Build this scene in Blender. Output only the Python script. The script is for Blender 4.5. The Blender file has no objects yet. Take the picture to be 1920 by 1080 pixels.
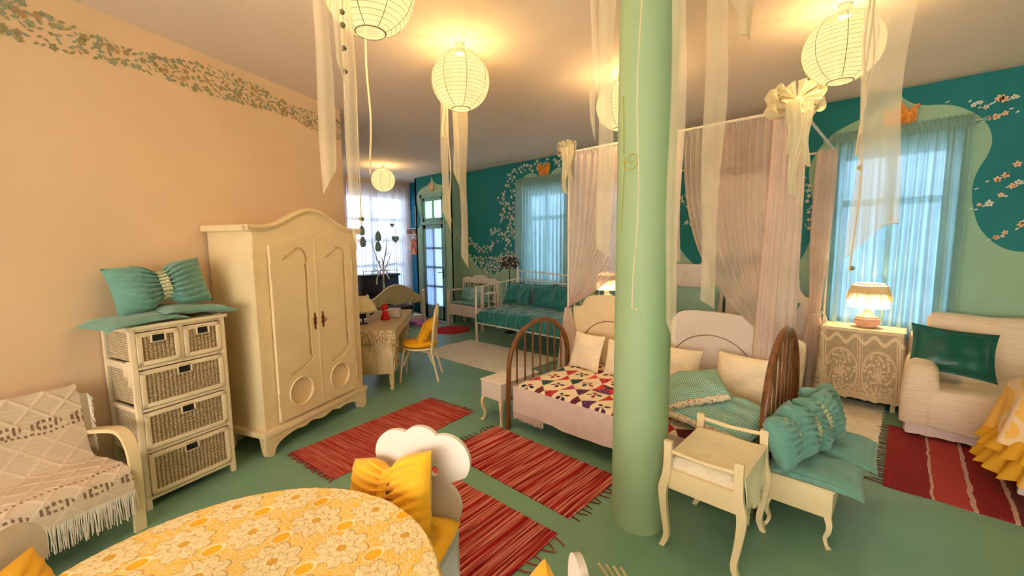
import bpy, bmesh, math, random
import numpy as np
from mathutils import Vector, Matrix, Euler, noise
from mathutils.geometry import delaunay_2d_cdt
S = bpy.context.scene
COL = S.collection
PI = math.pi
random.seed(5)
rnd = random.random
def uni(a, b): return a + (b - a) * rnd()

# ------------------------------------------------------------ camera, exposure, world, daylight, rear fill
# room frame: x runs along the teal window wall, y points to it, z up; the camera stands at x = y = 0
cam_d = bpy.data.cameras.new('camera'); cam_o = bpy.data.objects.new('camera', cam_d); COL.objects.link(cam_o)
cam_d.sensor_width = 36; cam_d.lens = 780 / 1920 * 36; cam_d.clip_start = .03
yaw = math.radians(43.5); pitch = math.radians(6.07); roll = math.radians(.57)
fwd = Vector((-math.sin(yaw) * math.cos(pitch), math.cos(yaw) * math.cos(pitch), -math.sin(pitch)))
r0 = Vector((math.cos(yaw), math.sin(yaw), 0)); u0 = r0.cross(fwd)
rgt = r0 * math.cos(roll) - u0 * math.sin(roll); upv = u0 * math.cos(roll) + r0 * math.sin(roll)
mw = Matrix((rgt, upv, -fwd)).transposed().to_4x4(); mw.translation = (0, 0, 1.65)
cam_o.matrix_world = mw
S.camera = cam_o
S.view_settings.view_transform = 'Standard'; S.view_settings.look = 'None'
S.view_settings.gamma = 1; S.view_settings.use_curve_mapping = False
S.view_settings.exposure = 0.33
wd = bpy.data.worlds.new('daylight'); S.world = wd; wd.use_nodes = True
wd.node_tree.nodes['Background'].inputs[0].default_value = (.42, .66, 1, 1)
wd.node_tree.nodes['Background'].inputs[1].default_value = 3.6
LAMP_COL = (1, .70, .34)
LAMP_W = 30
def lamp(name, kind, loc, power, col, size=.05, rot=None, size_y=None):
    d = bpy.data.lights.new(name, kind); d.energy = power; d.color = col
    if kind == 'AREA':
        d.shape = 'RECTANGLE'; d.size = size; d.size_y = size_y or size
    else: d.shadow_soft_size = size
    o = bpy.data.objects.new(name, d); COL.objects.link(o); o.location = loc
    if rot: o.rotation_euler = rot
    return o
# warm area light added outside the unseen rear window to fill the room
lamp('rear_fill_light', 'AREA', (.2, -3.2, 1.55), 230, (1, .80, .53), 4.2, (math.radians(90), 0, 0), 1.8)

# daylight outside the tall window at the far end
lamp('far_window_daylight', 'AREA', (-9.5, 4.75, 1.9), 38, (.90, .93, 1), 2.0, (0, math.radians(-90), 0), 2.2)

# ------------------------------------------------------------ materials
def newmat(name):
    m = bpy.data.materials.new(name); m.use_nodes = True
    nt = m.node_tree; b = nt.nodes['Principled BSDF']; return m, nt, b
def coords(nt, scale=(1, 1, 1), kind='Object', rot=(0, 0, 0)):
    tc = nt.nodes.new('ShaderNodeTexCoord'); mp = nt.nodes.new('ShaderNodeMapping')
    mp.inputs['Scale'].default_value = scale; mp.inputs['Rotation'].default_value = rot
    nt.links.new(tc.outputs[kind], mp.inputs[0]); return mp.outputs[0]
def ramp(nt, fac, stops, interp='LINEAR'):
    r = nt.nodes.new('ShaderNodeValToRGB'); r.color_ramp.interpolation = interp
    el = r.color_ramp.elements
    while len(el) < len(stops): el.new(.5)
    for e, (p, c) in zip(el, stops): e.position = p; e.color = (*c, 1)
    nt.links.new(fac, r.inputs[0]); return r.outputs[0]
def bump(nt, b, h, s, d=.01):
    n = nt.nodes.new('ShaderNodeBump'); n.inputs['Strength'].default_value = s; n.inputs['Distance'].default_value = d
    nt.links.new(h, n.inputs['Height']); nt.links.new(n.outputs[0], b.inputs['Normal'])
def mul(c, k): return tuple(min(1, x * k) for x in c)
def M(name, col, rough=.6, nscale=8, var=.08, bmp=.05, bscale=60, metal=0, spec=.5, sheen=0):
    m, nt, b = newmat(name)
    n = nt.nodes.new('ShaderNodeTexNoise'); n.inputs['Scale'].default_value = nscale; n.inputs['Detail'].default_value = 4
    nt.links.new(coords(nt), n.inputs['Vector'])
    nt.links.new(ramp(nt, n.outputs[0], [(.3, mul(col, 1 - var)), (.7, mul(col, 1 + var))]), b.inputs['Base Color'])
    b.inputs['Roughness'].default_value = rough; b.inputs['Metallic'].default_value = metal
    b.inputs['Specular IOR Level'].default_value = spec
    if sheen: b.inputs['Sheen Weight'].default_value = sheen
    if bmp:
        n2 = nt.nodes.new('ShaderNodeTexNoise'); n2.inputs['Scale'].default_value = bscale
        nt.links.new(coords(nt), n2.inputs['Vector']); bump(nt, b, n2.outputs[0], bmp)
    return m
def M_attr(name, rough=.8, bscale=250, bmp=.15, attr='pattern'):
    m, nt, b = newmat(name)
    a = nt.nodes.new('ShaderNodeAttribute'); a.attribute_name = attr
    nt.links.new(a.outputs['Color'], b.inputs['Base Color']); b.inputs['Roughness'].default_value = rough
    n2 = nt.nodes.new('ShaderNodeTexNoise'); n2.inputs['Scale'].default_value = bscale
    nt.links.new(coords(nt), n2.inputs['Vector']); bump(nt, b, n2.outputs[0], bmp, .005)
    return m
def M_sheer(name, col, transp=.4, transl=.4, weave=500, streak=None):
    m, nt, b = newmat(name)
    nt.nodes.remove(b); out = nt.nodes['Material Output']
    d = nt.nodes.new('ShaderNodeBsdfDiffuse'); t = nt.nodes.new('ShaderNodeBsdfTranslucent'); p = nt.nodes.new('ShaderNodeBsdfTransparent')
    n = nt.nodes.new('ShaderNodeTexNoise'); n.inputs['Scale'].default_value = 6
    nt.links.new(coords(nt), n.inputs['Vector'])
    c = ramp(nt, n.outputs[0], [(.3, mul(col, .93)), (.7, mul(col, 1.05))])
    nt.links.new(c, d.inputs[0]); nt.links.new(c, t.inputs[0])
    m1 = nt.nodes.new('ShaderNodeMixShader'); m1.inputs[0].default_value = transl
    nt.links.new(d.outputs[0], m1.inputs[1]); nt.links.new(t.outputs[0], m1.inputs[2])
    m2 = nt.nodes.new('ShaderNodeMixShader')
    lw = nt.nodes.new('ShaderNodeLayerWeight'); lw.inputs[0].default_value = .35     # cloth seen edge-on is denser
    mr = nt.nodes.new('ShaderNodeMapRange'); mr.inputs[1].default_value = 0; mr.inputs[2].default_value = 1
    mr.inputs[3].default_value = transp; mr.inputs[4].default_value = transp * .15
    nt.links.new(lw.outputs['Facing'], mr.inputs[0]); nt.links.new(mr.outputs[0], m2.inputs[0])
    nt.links.new(m1.outputs[0], m2.inputs[1]); nt.links.new(p.outputs[0], m2.inputs[2])
    nt.links.new(m2.outputs[0], out.inputs[0]); return m
def M_wicker(name):
    m, nt, b = newmat(name)
    v = coords(nt)
    w1 = nt.nodes.new('ShaderNodeTexWave'); w1.inputs['Scale'].default_value = 14; w1.bands_direction = 'X'; w1.inputs['Distortion'].default_value = .6
    w2 = nt.nodes.new('ShaderNodeTexWave'); w2.inputs['Scale'].default_value = 28; w2.bands_direction = 'Z'; w2.inputs['Distortion'].default_value = 3; w2.inputs['Detail Scale'].default_value = 5
    nt.links.new(v, w1.inputs[0]); nt.links.new(v, w2.inputs[0])
    mx = nt.nodes.new('ShaderNodeMath'); mx.operation = 'MULTIPLY'; nt.links.new(w1.outputs['Fac'], mx.inputs[0]); nt.links.new(w2.outputs['Fac'], mx.inputs[1])
    nt.links.new(ramp(nt, mx.outputs[0], [(.0, (.20, .12, .06)), (.12, (.50, .35, .19)), (.36, (.86, .68, .42))]), b.inputs['Base Color'])
    b.inputs['Roughness'].default_value = .6; bump(nt, b, mx.outputs[0], .8, .01); return m
def M_stripes(name, cols, scale, axis='X', noise_y=2.0, rough=.95, bmp=.6):
    """rag rug: bands along one local axis"""
    m, nt, b = newmat(name)
    sc = (scale, noise_y, 1) if axis == 'X' else (noise_y, scale, 1)
    v = coords(nt, sc)
    n = nt.nodes.new('ShaderNodeTexNoise'); n.inputs['Scale'].default_value = 1; n.inputs['Detail'].default_value = 3; n.inputs['Roughness'].default_value = .7
    nt.links.new(v, n.inputs['Vector'])
    k = len(cols); nt.links.new(ramp(nt, n.outputs[0], [(.32 + .36 * i / (k - 1), c) for i, c in enumerate(cols)]), b.inputs['Base Color'])
    b.inputs['Roughness'].default_value = rough; b.inputs['Specular IOR Level'].default_value = .15
    bump(nt, b, n.outputs[0], bmp, .02); return m
def M_wood(name, a, c, scale=(1, 1, 12), rough=.4):
    m, nt, b = newmat(name)
    v = coords(nt, scale)
    n = nt.nodes.new('ShaderNodeTexNoise'); n.inputs['Scale'].default_value = 5; n.inputs['Detail'].default_value = 6; n.inputs['Distortion'].default_value = .6
    nt.links.new(v, n.inputs['Vector']); nt.links.new(ramp(nt, n.outputs[0], [(.3, a), (.7, c)]), b.inputs['Base Color'])
    b.inputs['Roughness'].default_value = rough; bump(nt, b, n.outputs[0], .1); return m

m_floor = M('floor_linoleum', (.19, .36, .245), .42, 2.5, .10, .03, 40)
m_ceil = M('ceiling_plaster', (.86, .69, .57), .9, 1.5, .03, .05, 30)
m_cream = M('wall_cream_paint', (.80, .56, .355), .85, 1.2, .05, .06, 25)
m_teal = M('wall_teal_paint', (.0, .185, .205), .7, 3, .06, .05, 40)
m_mint = M('wall_mint_paint', (.335, .51, .35), .75, 3, .05, .05, 40)
m_blue = M('wall_blue_paint', (.0, .17, .30), .7, 3, .06, .05, 40)
m_pillar = M('pillar_paint', (.31, .43, .23), .6, 2, .04, .03, 20)
m_white = M('white_painted_wood', (.80, .73, .60), .42, 6, .04, .04, 30)
m_cream_wood = M('cream_painted_wood', (.84, .655, .38), .38, 5, .05, .04, 30)
m_pinkwhite = M('pale_painted_wood', (.80, .70, .62), .45, 5, .04, .04, 30)
m_brown = M_wood('bentwood_brown', (.10, .032, .010), (.26, .095, .03), (6, 6, 1.5), .28)
m_wicker = M_wicker('wicker_weave')
m_dark = M('gap_shade', (.012, .012, .014), .5)
m_black = M('black_iron', (.015, .014, .014), .45)
m_brass = M('old_brass', (.28, .12, .06), .35, metal=.8)
m_aqua = M('aqua_quilted_cotton', (.135, .32, .26), .85, 12, .08, .2, 120, sheen=.3)
m_aqua2 = M('pale_aqua_cotton', (.18, .40, .36), .85, 12, .08, .2, 120)
m_tealcloth = M('teal_velvet', (.0, .15, .14), .6, 14, .2, .25, 60, sheen=.3)
m_emerald = M('emerald_satin', (.004, .10, .075), .35, 10, .2, .2, 60)
m_yellow = M('yellow_cotton', (.92, .48, .015), .8, 6, .06, .2, 90, sheen=.2)
m_white_cloth = M('white_cotton', (.84, .74, .62), .9, 9, .05, .3, 90)
m_quiltwhite = M('cream_quilted_cotton', (.86, .72, .52), .9, 9, .06, .5, 45)
m_fluffy = M('white_fluffy_bedspread', (.86, .78, .66), .95, 14, .12, 1.0, 50)
m_pinkcloth = M('pale_pink_muslin', (.80, .64, .58), .9, 9, .05, .3, 60)
m_throw = M('crinkled_white_throw', (.86, .68, .48), .9, 7, .06, .0)
m_red = M('red_shag', (.5, .01, .015), .95, 40, .3, .9, 150)
m_sheer = M_sheer('sheer_canopy_voile', (.92, .76, .66), .28, .40)
m_sheer_thin = M_sheer('thin_canopy_voile', (.95, .79, .67), .46, .45)
m_ribbon = M_sheer('sheer_ribbon_organza', (.90, .76, .54), .56, .4)
m_ribbon2 = M_sheer('cream_ribbon_satin', (.90, .78, .55), .12, .4)
m_curtain = M_sheer('seafoam_curtain_voile', (.56, .74, .70), .14, .75)
m_curtain_w = M_sheer('white_curtain_voile', (.80, .78, .78), .22, .55)
m_bowgreen = M_sheer('pale_green_bow_organza', (.84, .78, .58), .15, .35)
m_yellow_sheer = M_sheer('yellow_ruffle_organza', (.95, .52, .05), .10, .3)
m_petal = M('blossom_petal_paint', (.72, .72, .62), .7)
m_petal_o = M('blossom_peach_paint', (.85, .52, .32), .7)
m_centre = M('blossom_centre_paint', (.45, .16, .10), .7)
m_leafpaint = M('border_leaf_paint', (.34, .29, .14), .8)
m_leafpaint2 = M('border_grey_leaf_paint', (.32, .34, .24), .8)
m_flowerpaint = M('border_flower_paint', (.50, .29, .13), .8)
m_orange = M('carved_orange_tulip_wood', (.75, .26, .03), .5, 20, .35, .3, 40)
m_peachcrest = M('peach_crest_wood', (.72, .50, .34), .6, 20, .2, .2, 40)
m_glass = newmat('window_glass'); _b = m_glass[2]; _b.inputs['Transmission Weight'].default_value = 1; _b.inputs['Roughness'].default_value = .02; _b.inputs['IOR'].default_value = 1.01
m_glass = m_glass[0]
m_frame = M('window_frame_paint', (.78, .78, .74), .5)
m_doorpaint = M('door_mint_paint', (.19, .41, .36), .5)
m_gold = M('gold_scroll_paint', (.42, .36, .03), .5)

# ------------------------------------------------------------ object helpers
def link(o, parent=None):
    COL.objects.link(o)
    if parent is not None: o.parent = parent
    return o
def tag(o, label, cat, group=None, kind=None):
    if label: o['label'] = label
    if cat: o['category'] = cat
    if group: o['group'] = group
    if kind: o['kind'] = kind
    return o
def thing(name, label, cat, loc=(0, 0, 0), rz=0, group=None):
    o = bpy.data.objects.new(name, None); o.empty_display_size = .1; link(o)
    o.location = loc; o.rotation_euler = (0, 0, rz); return tag(o, label, cat, group)
def dup(o, loc=None, rz=None, label=None, group=None, parent=None):
    c = o.copy(); link(c, parent)
    if loc is not None: c.location = loc
    if rz is not None: c.rotation_euler = (0, 0, rz)
    if label: c['label'] = label
    if group: c['group'] = group
    for ch in list(o.children): dup(ch, parent=c)
    return c
class MB:
    """collects shapes into one mesh"""
    def __init__(s): s.v = []; s.f = []; s.m = []; s.col = None
    def add(s, vs, fs, mi=0, T=None):
        n = len(s.v)
        if T is not None: vs = [T @ Vector(p) for p in vs]
        s.v += [tuple(p) for p in vs]; s.f += [tuple(i + n for i in f) for f in fs]; s.m += [mi] * len(fs); return s
    def box(s, x0, x1, y0, y1, z0, z1, mi=0, T=None, bev=0):
        if bev:
            b = min(bev, (x1 - x0) * .45, (y1 - y0) * .45, (z1 - z0) * .45)
            bm = bmesh.new(); bmesh.ops.create_cube(bm, size=1)
            for v in bm.verts: v.co = Vector(((x0 + x1) / 2 + v.co.x * (x1 - x0), (y0 + y1) / 2 + v.co.y * (y1 - y0), (z0 + z1) / 2 + v.co.z * (z1 - z0)))
            bmesh.ops.bevel(bm, geom=bm.edges[:], offset=b, segments=2, affect='EDGES', profile=.6)
            bm.verts.index_update(); s.add([v.co.copy() for v in bm.verts], [[v.index for v in f.verts] for f in bm.faces], mi, T); bm.free(); return s
        vs = [(x0, y0, z0), (x1, y0, z0), (x1, y1, z0), (x0, y1, z0), (x0, y0, z1), (x1, y0, z1), (x1, y1, z1), (x0, y1, z1)]
        return s.add(vs, [(0, 3, 2, 1), (4, 5, 6, 7), (0, 1, 5, 4), (1, 2, 6, 5), (2, 3, 7, 6), (3, 0, 4, 7)], mi, T)
    def tube(s, pts, r, n=8, mi=0, T=None, closed=False, flat=1.0):
        pts = [Vector(p) for p in pts]; k = len(pts); R = r if hasattr(r, '__len__') else [r] * k
        vs = []; prev = None
        for i, p in enumerate(pts):
            a = pts[(i - 1) % k] if (closed or i > 0) else p; b = pts[(i + 1) % k] if (closed or i < k - 1) else p
            d = (b - a).normalized()
            if prev is None:
                x = d.orthogonal().normalized()
                if abs(d.z) < .99: x = Vector((0, 0, 1)).cross(d).normalized()
            else: x = (prev - d * prev.dot(d)).normalized()
            prev = x; y = d.cross(x)
            for j in range(n):
                t = 2 * PI * j / n; vs.append(p + x * (R[i] * math.cos(t)) + y * (R[i] * flat * math.sin(t)))
        fs = []
        for i in range(k if closed else k - 1):
            for j in range(n):
                a = i * n; b = ((i + 1) % k) * n
                fs.append((a + j, a + (j + 1) % n, b + (j + 1) % n, b + j))
        if not closed: fs += [tuple(reversed(range(n))), tuple((k - 1) * n + j for j in range(n))]
        return s.add(vs, fs, mi, T)
    def lathe(s, prof, n=20, mi=0, T=None, cap=True, at=(0, 0)):
        vs = [(at[0] + r * math.cos(2 * PI * j / n), at[1] + r * math.sin(2 * PI * j / n), z) for r, z in prof for j in range(n)]
        fs = [(i * n + j, i * n + (j + 1) % n, (i + 1) * n + (j + 1) % n, (i + 1) * n + j) for i in range(len(prof) - 1) for j in range(n)]
        if cap: fs += [tuple(reversed(range(n))), tuple((len(prof) - 1) * n + j for j in range(n))]
        return s.add(vs, fs, mi, T)
    def prism(s, outline, y0, y1, mi=0, T=None, holes=()):
        """outline in x,z; thickness along y; holes are outlines too"""
        pts = []; edges = []; loops = [outline] + list(holes)
        for lp in loops:
            n0 = len(pts); pts += [Vector(p) for p in lp]; edges += [(n0 + i, n0 + (i + 1) % len(lp)) for i in range(len(lp))]
        V, E, F, *_ = delaunay_2d_cdt(pts, edges, [], 0, 1e-6)
        vs = []; fs = []
        n = len(V)
        for p in V: vs.append((p.x, y0, p.y))
        for p in V: vs.append((p.x, y1, p.y))
        for f in F:
            c = sum((V[i] for i in f), Vector((0, 0))) / len(f)
            if inpoly(c, outline) and not any(inpoly(c, h) for h in holes):
                a = V[f[1]] - V[f[0]]; b = V[f[2]] - V[f[0]]
                f = list(f) if a.x * b.y - a.y * b.x > 0 else list(f)[::-1]
                fs.append(tuple(f)); fs.append(tuple(i + n for i in reversed(f)))
        s.add(vs, fs, mi, T)
        for lp in loops:
            k = len(lp); vs = [(p[0], y0, p[1]) for p in lp] + [(p[0], y1, p[1]) for p in lp]
            s.add(vs, [(i, i + k, (i + 1) % k + k, (i + 1) % k) for i in range(k)], mi, T)
        return s
    def grid(s, fn, nu, nv, mi=0, T=None, wrap=False, thick=0):
        vs = [fn(i / (nu if wrap else nu - 1), j / (nv - 1)) for j in range(nv) for i in range(nu)]
        fs = [(j * nu + i, j * nu + (i + 1) % nu, (j + 1) * nu + (i + 1) % nu, (j + 1) * nu + i) for j in range(nv - 1) for i in range(nu if wrap else nu - 1)]
        return s.add(vs, fs, mi, T)
    def ball(s, c, r, n=10, mi=0, T=None, sc=(1, 1, 1)):
        vs = []; fs = []
        for j in range(n + 1):
            for i in range(n * 2):
                a = PI * j / n; b = PI * i / n
                vs.append((c[0] + r * sc[0] * math.sin(a) * math.cos(b), c[1] + r * sc[1] * math.sin(a) * math.sin(b), c[2] + r * sc[2] * math.cos(a)))
        k = n * 2
        fs = [(j * k + i, (j + 1) * k + i, (j + 1) * k + (i + 1) % k, j * k + (i + 1) % k) for j in range(n) for i in range(k)]
        return s.add(vs, fs, mi, T)
    def build(s, name, mats, parent=None, smooth=True, loc=None, rot=None, solid=0, weld=True, angle=35, label=None, kind=None):
        me = bpy.data.meshes.new(name); me.from_pydata(s.v, [], s.f)
        if not isinstance(mats, (list, tuple)): mats = [mats]
        for m in mats: me.materials.append(m)
        if len(mats) > 1: me.polygons.foreach_set('material_index', s.m)
        if s.col is not None:
            a = me.color_attributes.new('pattern', 'FLOAT_COLOR', 'POINT'); a.data.foreach_set('color', np.asarray(s.col, dtype=np.float32).ravel())
        elif weld:
            bm = bmesh.new(); bm.from_mesh(me); bmesh.ops.remove_doubles(bm, verts=bm.verts, dist=1e-5)
            bmesh.ops.recalc_face_normals(bm, faces=bm.faces); bm.to_mesh(me); bm.free()
        if smooth:
            me.polygons.foreach_set('use_smooth', [True] * len(me.polygons))
            if angle: me.set_sharp_from_angle(angle=math.radians(angle))
        me.update()
        o = bpy.data.objects.new(name, me); link(o, parent)
        if loc: o.location = loc
        if rot: o.rotation_euler = rot
        if solid: mod = o.modifiers.new('thickness', 'SOLIDIFY'); mod.thickness = solid; mod.offset = 0
        if label: o['label'] = label
        if kind: o['kind'] = kind
        return o
def inpoly(p, poly):
    x, y = p[0], p[1]; c = False; n = len(poly); j = n - 1
    for i in range(n):
        xi, yi = poly[i][0], poly[i][1]; xj, yj = poly[j][0], poly[j][1]
        if (yi > y) != (yj > y) and x < (xj - xi) * (y - yi) / (yj - yi) + xi: c = not c
        j = i
    return c
def spline(pts, k=6, closed=False):
    P = [Vector(p) for p in pts]; n = len(P); out = []
    for i in range(n if closed else n - 1):
        p0 = P[(i - 1) % n] if (closed or i > 0) else P[0]; p1 = P[i]; p2 = P[(i + 1) % n]; p3 = P[(i + 2) % n] if (closed or i < n - 2) else P[n - 1]
        for j in range(k):
            t = j / k; out.append(.5 * ((2 * p1) + (p2 - p0) * t + (2 * p0 - 5 * p1 + 4 * p2 - p3) * t * t + (3 * p1 - p0 - 3 * p2 + p3) * t ** 3))
    if not closed: out.append(P[-1])
    return out
def arc(cx, cz, r, a0, a1, n=12, rz=None): return [(cx + r * math.cos(math.radians(a0 + (a1 - a0) * i / n)), cz + (rz or r) * math.sin(math.radians(a0 + (a1 - a0) * i / n))) for i in range(n + 1)]
def MT(loc=(0, 0, 0), rot=(0, 0, 0), sc=None):
    m = Matrix.Translation(loc) @ Euler(rot).to_matrix().to_4x4()
    if sc: m = m @ Matrix.Diagonal((*sc, 1))
    return m
R = math.radians
def nz(x, y, z=0, s=1.0): return noise.noise(Vector((x * s, y * s, z * s)))

def pillow_mb(w, h, t, n=22, bow=0, flange=0, pinch=.07, wr=.006, seed=0, power=3.0, sag=0, mb=None, T=None, tuft=0):
    mb = mb or MB()
    for side in (1, -1):
        def fn(a, b, side=side):
            a = a * 2 - 1; b = b * 2 - 1
            f = 1 - flange
            aa = min(1, abs(a) / f); bb = min(1, abs(b) / f)
            th = ((1 - aa ** power) * (1 - bb ** power)) ** .55 if aa < 1 and bb < 1 else 0
            x = w / 2 * a * (1 - pinch * (1 - b * b)); y = h / 2 * b * (1 - pinch * (1 - a * a))
            z = side * (t / 2 * th + (.004 if flange and (aa >= 1 or bb >= 1) and abs(a) < 1 and abs(b) < 1 else 0))
            if bow:
                g = math.exp(-(a / .24) ** 2); y *= 1 - bow * g; z *= 1 - .45 * g
                z += side * t * .19 * (abs(math.sin(b * 13 + 2.5 * math.sin(seed + a * 2.5) + 1.2 * a)) - .5) * math.exp(-abs(a) * 1.3) * th * 1.6
            if tuft: z -= side * t * .4 * math.exp(-((a / .14) ** 2 + (b / .14) ** 2))
            z += wr * th * nz(x * 9 + seed, y * 9, side * 3.1 + seed) * 2
            z += sag * (1 - a * a)
            return (x, y, z)
        mb.grid(fn, n, n, T=T)
    return mb
def cloth_strip(pts_fn, nu, nv): return MB().grid(pts_fn, nu, nv)

# ------------------------------------------------------------ the room
H = 3.13
W0 = Vector((-3.74, .126)); WL = Vector((-.395, .919)); WN = Vector((.919, .395))
def wl(s, n, z=0): p = W0 + WL * s + WN * n; return Vector((p.x, p.y, z))
WROT = math.atan2(.919, -.395)          # local x along the cream wall, local -y into the room
A_END = wl(2.20, 0); A_BEG = wl(-3.2, 0)
X1 = 3.0; YB = -2.9; XF = -8.85
floor_poly = [(A_BEG.x, A_BEG.y), (A_BEG.x, YB), (X1, YB), (X1, 5.76), (-6.8, 5.76), (-6.8, 5.42), (-8.12, 5.42), (-8.12, 5.76), (XF, 5.76), (XF, 2.0), (A_END.x, A_END.y)]
def slab(name, z0, z1, mat):
    n = len(floor_poly); mb = MB()
    g = .12; xs = [p[0] for p in floor_poly]; ys = [p[1] for p in floor_poly]
    mb.box(min(xs) - g, max(xs) + g, min(ys) - g, max(ys) + g + .2, z0, z1)
    o = mb.build(name, mat, smooth=False); o['kind'] = 'structure'; return o
slab('floor', -.12, 0, m_floor); slab('ceiling', H, H + .12, m_ceil)

def wall_face(name, p0, p1, mats, regions, openings, thick=.2, deco=None, zmin=0):
    """flat wall from p0 to p1 (room on its right-hand side, local x from p0, local z up), painted regions [(material index, outline)], openings cut out"""
    d = Vector((p1[0] - p0[0], p1[1] - p0[1])); Ln = d.length
    rect = [(0, zmin), (Ln, zmin), (Ln, H), (0, H)]
    pts = []; edges = []
    def addloop(lp):
        n0 = len(pts); pts.extend(Vector((min(max(p[0], 0), Ln), min(max(p[1], zmin), H))) for p in lp); edges.extend((n0 + i, n0 + (i + 1) % len(lp)) for i in range(len(lp)))
    addloop(rect)
    for mi, lp in regions: addloop(lp)
    for (a, b, c, e) in openings: addloop([(a, c), (b, c), (b, e), (a, e)])
    V, E, F, *_ = delaunay_2d_cdt(pts, edges, [], 0, 1e-5)
    mb = MB(); groups = {}
    for f in F:
        c = sum((V[i] for i in f), Vector((0, 0))) / len(f)
        if any(a < c.x < b and lo < c.y < hi for a, b, lo, hi in openings) or not inpoly(c, rect): continue
        mi = 0
        for k, lp in regions:
            if inpoly(c, lp): mi = k
        a = V[f[1]] - V[f[0]]; b = V[f[2]] - V[f[0]]
        f = list(f) if a.x * b.y - a.y * b.x > 0 else list(f)[::-1]
        groups.setdefault(mi, []).append(f)
    for mi, fl in groups.items(): mb.add([(p.x, 0, p.y) for p in V], fl, mi)
    for mi, fl in groups.items(): mb.add([(p.x, thick, p.y) for p in V], [f[::-1] for f in fl], mi)
    for (a, b, lo, hi) in openings:
        mb.add([(a, 0, lo), (b, 0, lo), (b, 0, hi), (a, 0, hi), (a, thick, lo), (b, thick, lo), (b, thick, hi), (a, thick, hi)], [(0, 1, 5, 4), (1, 2, 6, 5), (2, 3, 7, 6), (3, 0, 4, 7)], 0)
    mb.add([(0, 0, zmin), (Ln, 0, zmin), (Ln, 0, H), (0, 0, H), (0, thick, zmin), (Ln, thick, zmin), (Ln, thick, H), (0, thick, H)], [(1, 2, 6, 5), (3, 0, 4, 7)], 0)
    if deco: deco(mb)
    o = mb.build(name, mats, smooth=False, weld=False, loc=(p0[0], p0[1], 0), rot=(0, 0, math.atan2(d.y, d.x)))
    o['kind'] = 'structure'; return o

def flower(mb, x, z, r, mp, mc, y=-.003, rot=0, asp=1):
    for k in range(5):
        a = rot + 2 * PI * k / 5; cx = x + .58 * r * math.cos(a); cz = z + .58 * r * math.sin(a)
        pts = [(cx + .40 * r * (math.cos(t) * math.cos(a)) * 1.1 - .34 * r * math.sin(t) * math.sin(a), y, cz + .40 * r * math.cos(t) * math.sin(a) * 1.1 + .34 * r * math.sin(t) * math.cos(a)) for t in [2 * PI * j / 8 for j in range(8)]]
        mb.add(pts, [tuple(range(8))], mp)
    mb.add([(x + .22 * r * math.cos(2 * PI * j / 6), y - .002, z + .22 * r * math.sin(2 * PI * j / 6)) for j in range(6)], [tuple(range(6))], mc)
def leaf(mb, x, z, L, wd_, a, mi, y=-.003):
    pr = [(-1, 0), (-.5, .8), (0, 1), (.5, .8), (1, 0), (.5, -.8), (0, -1), (-.5, -.8)]
    mb.add([(x + L / 2 * p * math.cos(a) - wd_ / 2 * q * math.sin(a), y, z + L / 2 * p * math.sin(a) + wd_ / 2 * q * math.cos(a)) for p, q in pr], [tuple(range(8))], mi)
def clear(pts, p, d): return all((p[0] - q[0]) ** 2 + (p[1] - q[1]) ** 2 > d * d for q in pts)

# cream wall with painted flower border
def border(mb):
    used = []; L = (A_END - A_BEG).length
    for i in range(9000):
        x = uni(.05, L - .02); w = .085 + .025 * math.sin(x * 5); mid = 2.925 + .028 * math.sin(x * 3.1 + 1)
        z = mid + uni(-w, w)
        if not clear(used, (x, z), .030): continue
        used.append((x, z)); t = rnd()
        if t < .55: leaf(mb, x, z, uni(.026, .055), uni(.010, .019), uni(-1.2, .9), random.choice((1, 2, 1)))
        else: flower(mb, x, z, uni(.016, .026), random.choice((3, 2, 1)), 3, rot=uni(0, 6))
        if len(used) > 640: break
wall_face('wall_left', (A_BEG.x, A_BEG.y), (A_END.x, A_END.y), [m_cream, m_leafpaint, m_leafpaint2, m_flowerpaint], [], [], .15, border)
wall_face('wall_left_return', (A_BEG.x, YB), (A_BEG.x, A_BEG.y), [m_cream], [], [], .15)
wall_face('wall_nook', (A_END.x, A_END.y), (XF, 2.0), [m_cream], [], [], .15)
wall_face('wall_rear', (X1, YB), (A_BEG.x, YB), [m_cream], [], [(.6, 5.0, .5, 2.6)], .15)
wall_face('wall_right', (X1, 5.76), (X1, YB), [m_mint], [], [], .15)
wall_face('wall_far', (XF, 2.0), (XF, 5.76), [m_cream], [], [(1.9, 3.62, .5, 2.78)], .15)

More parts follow.
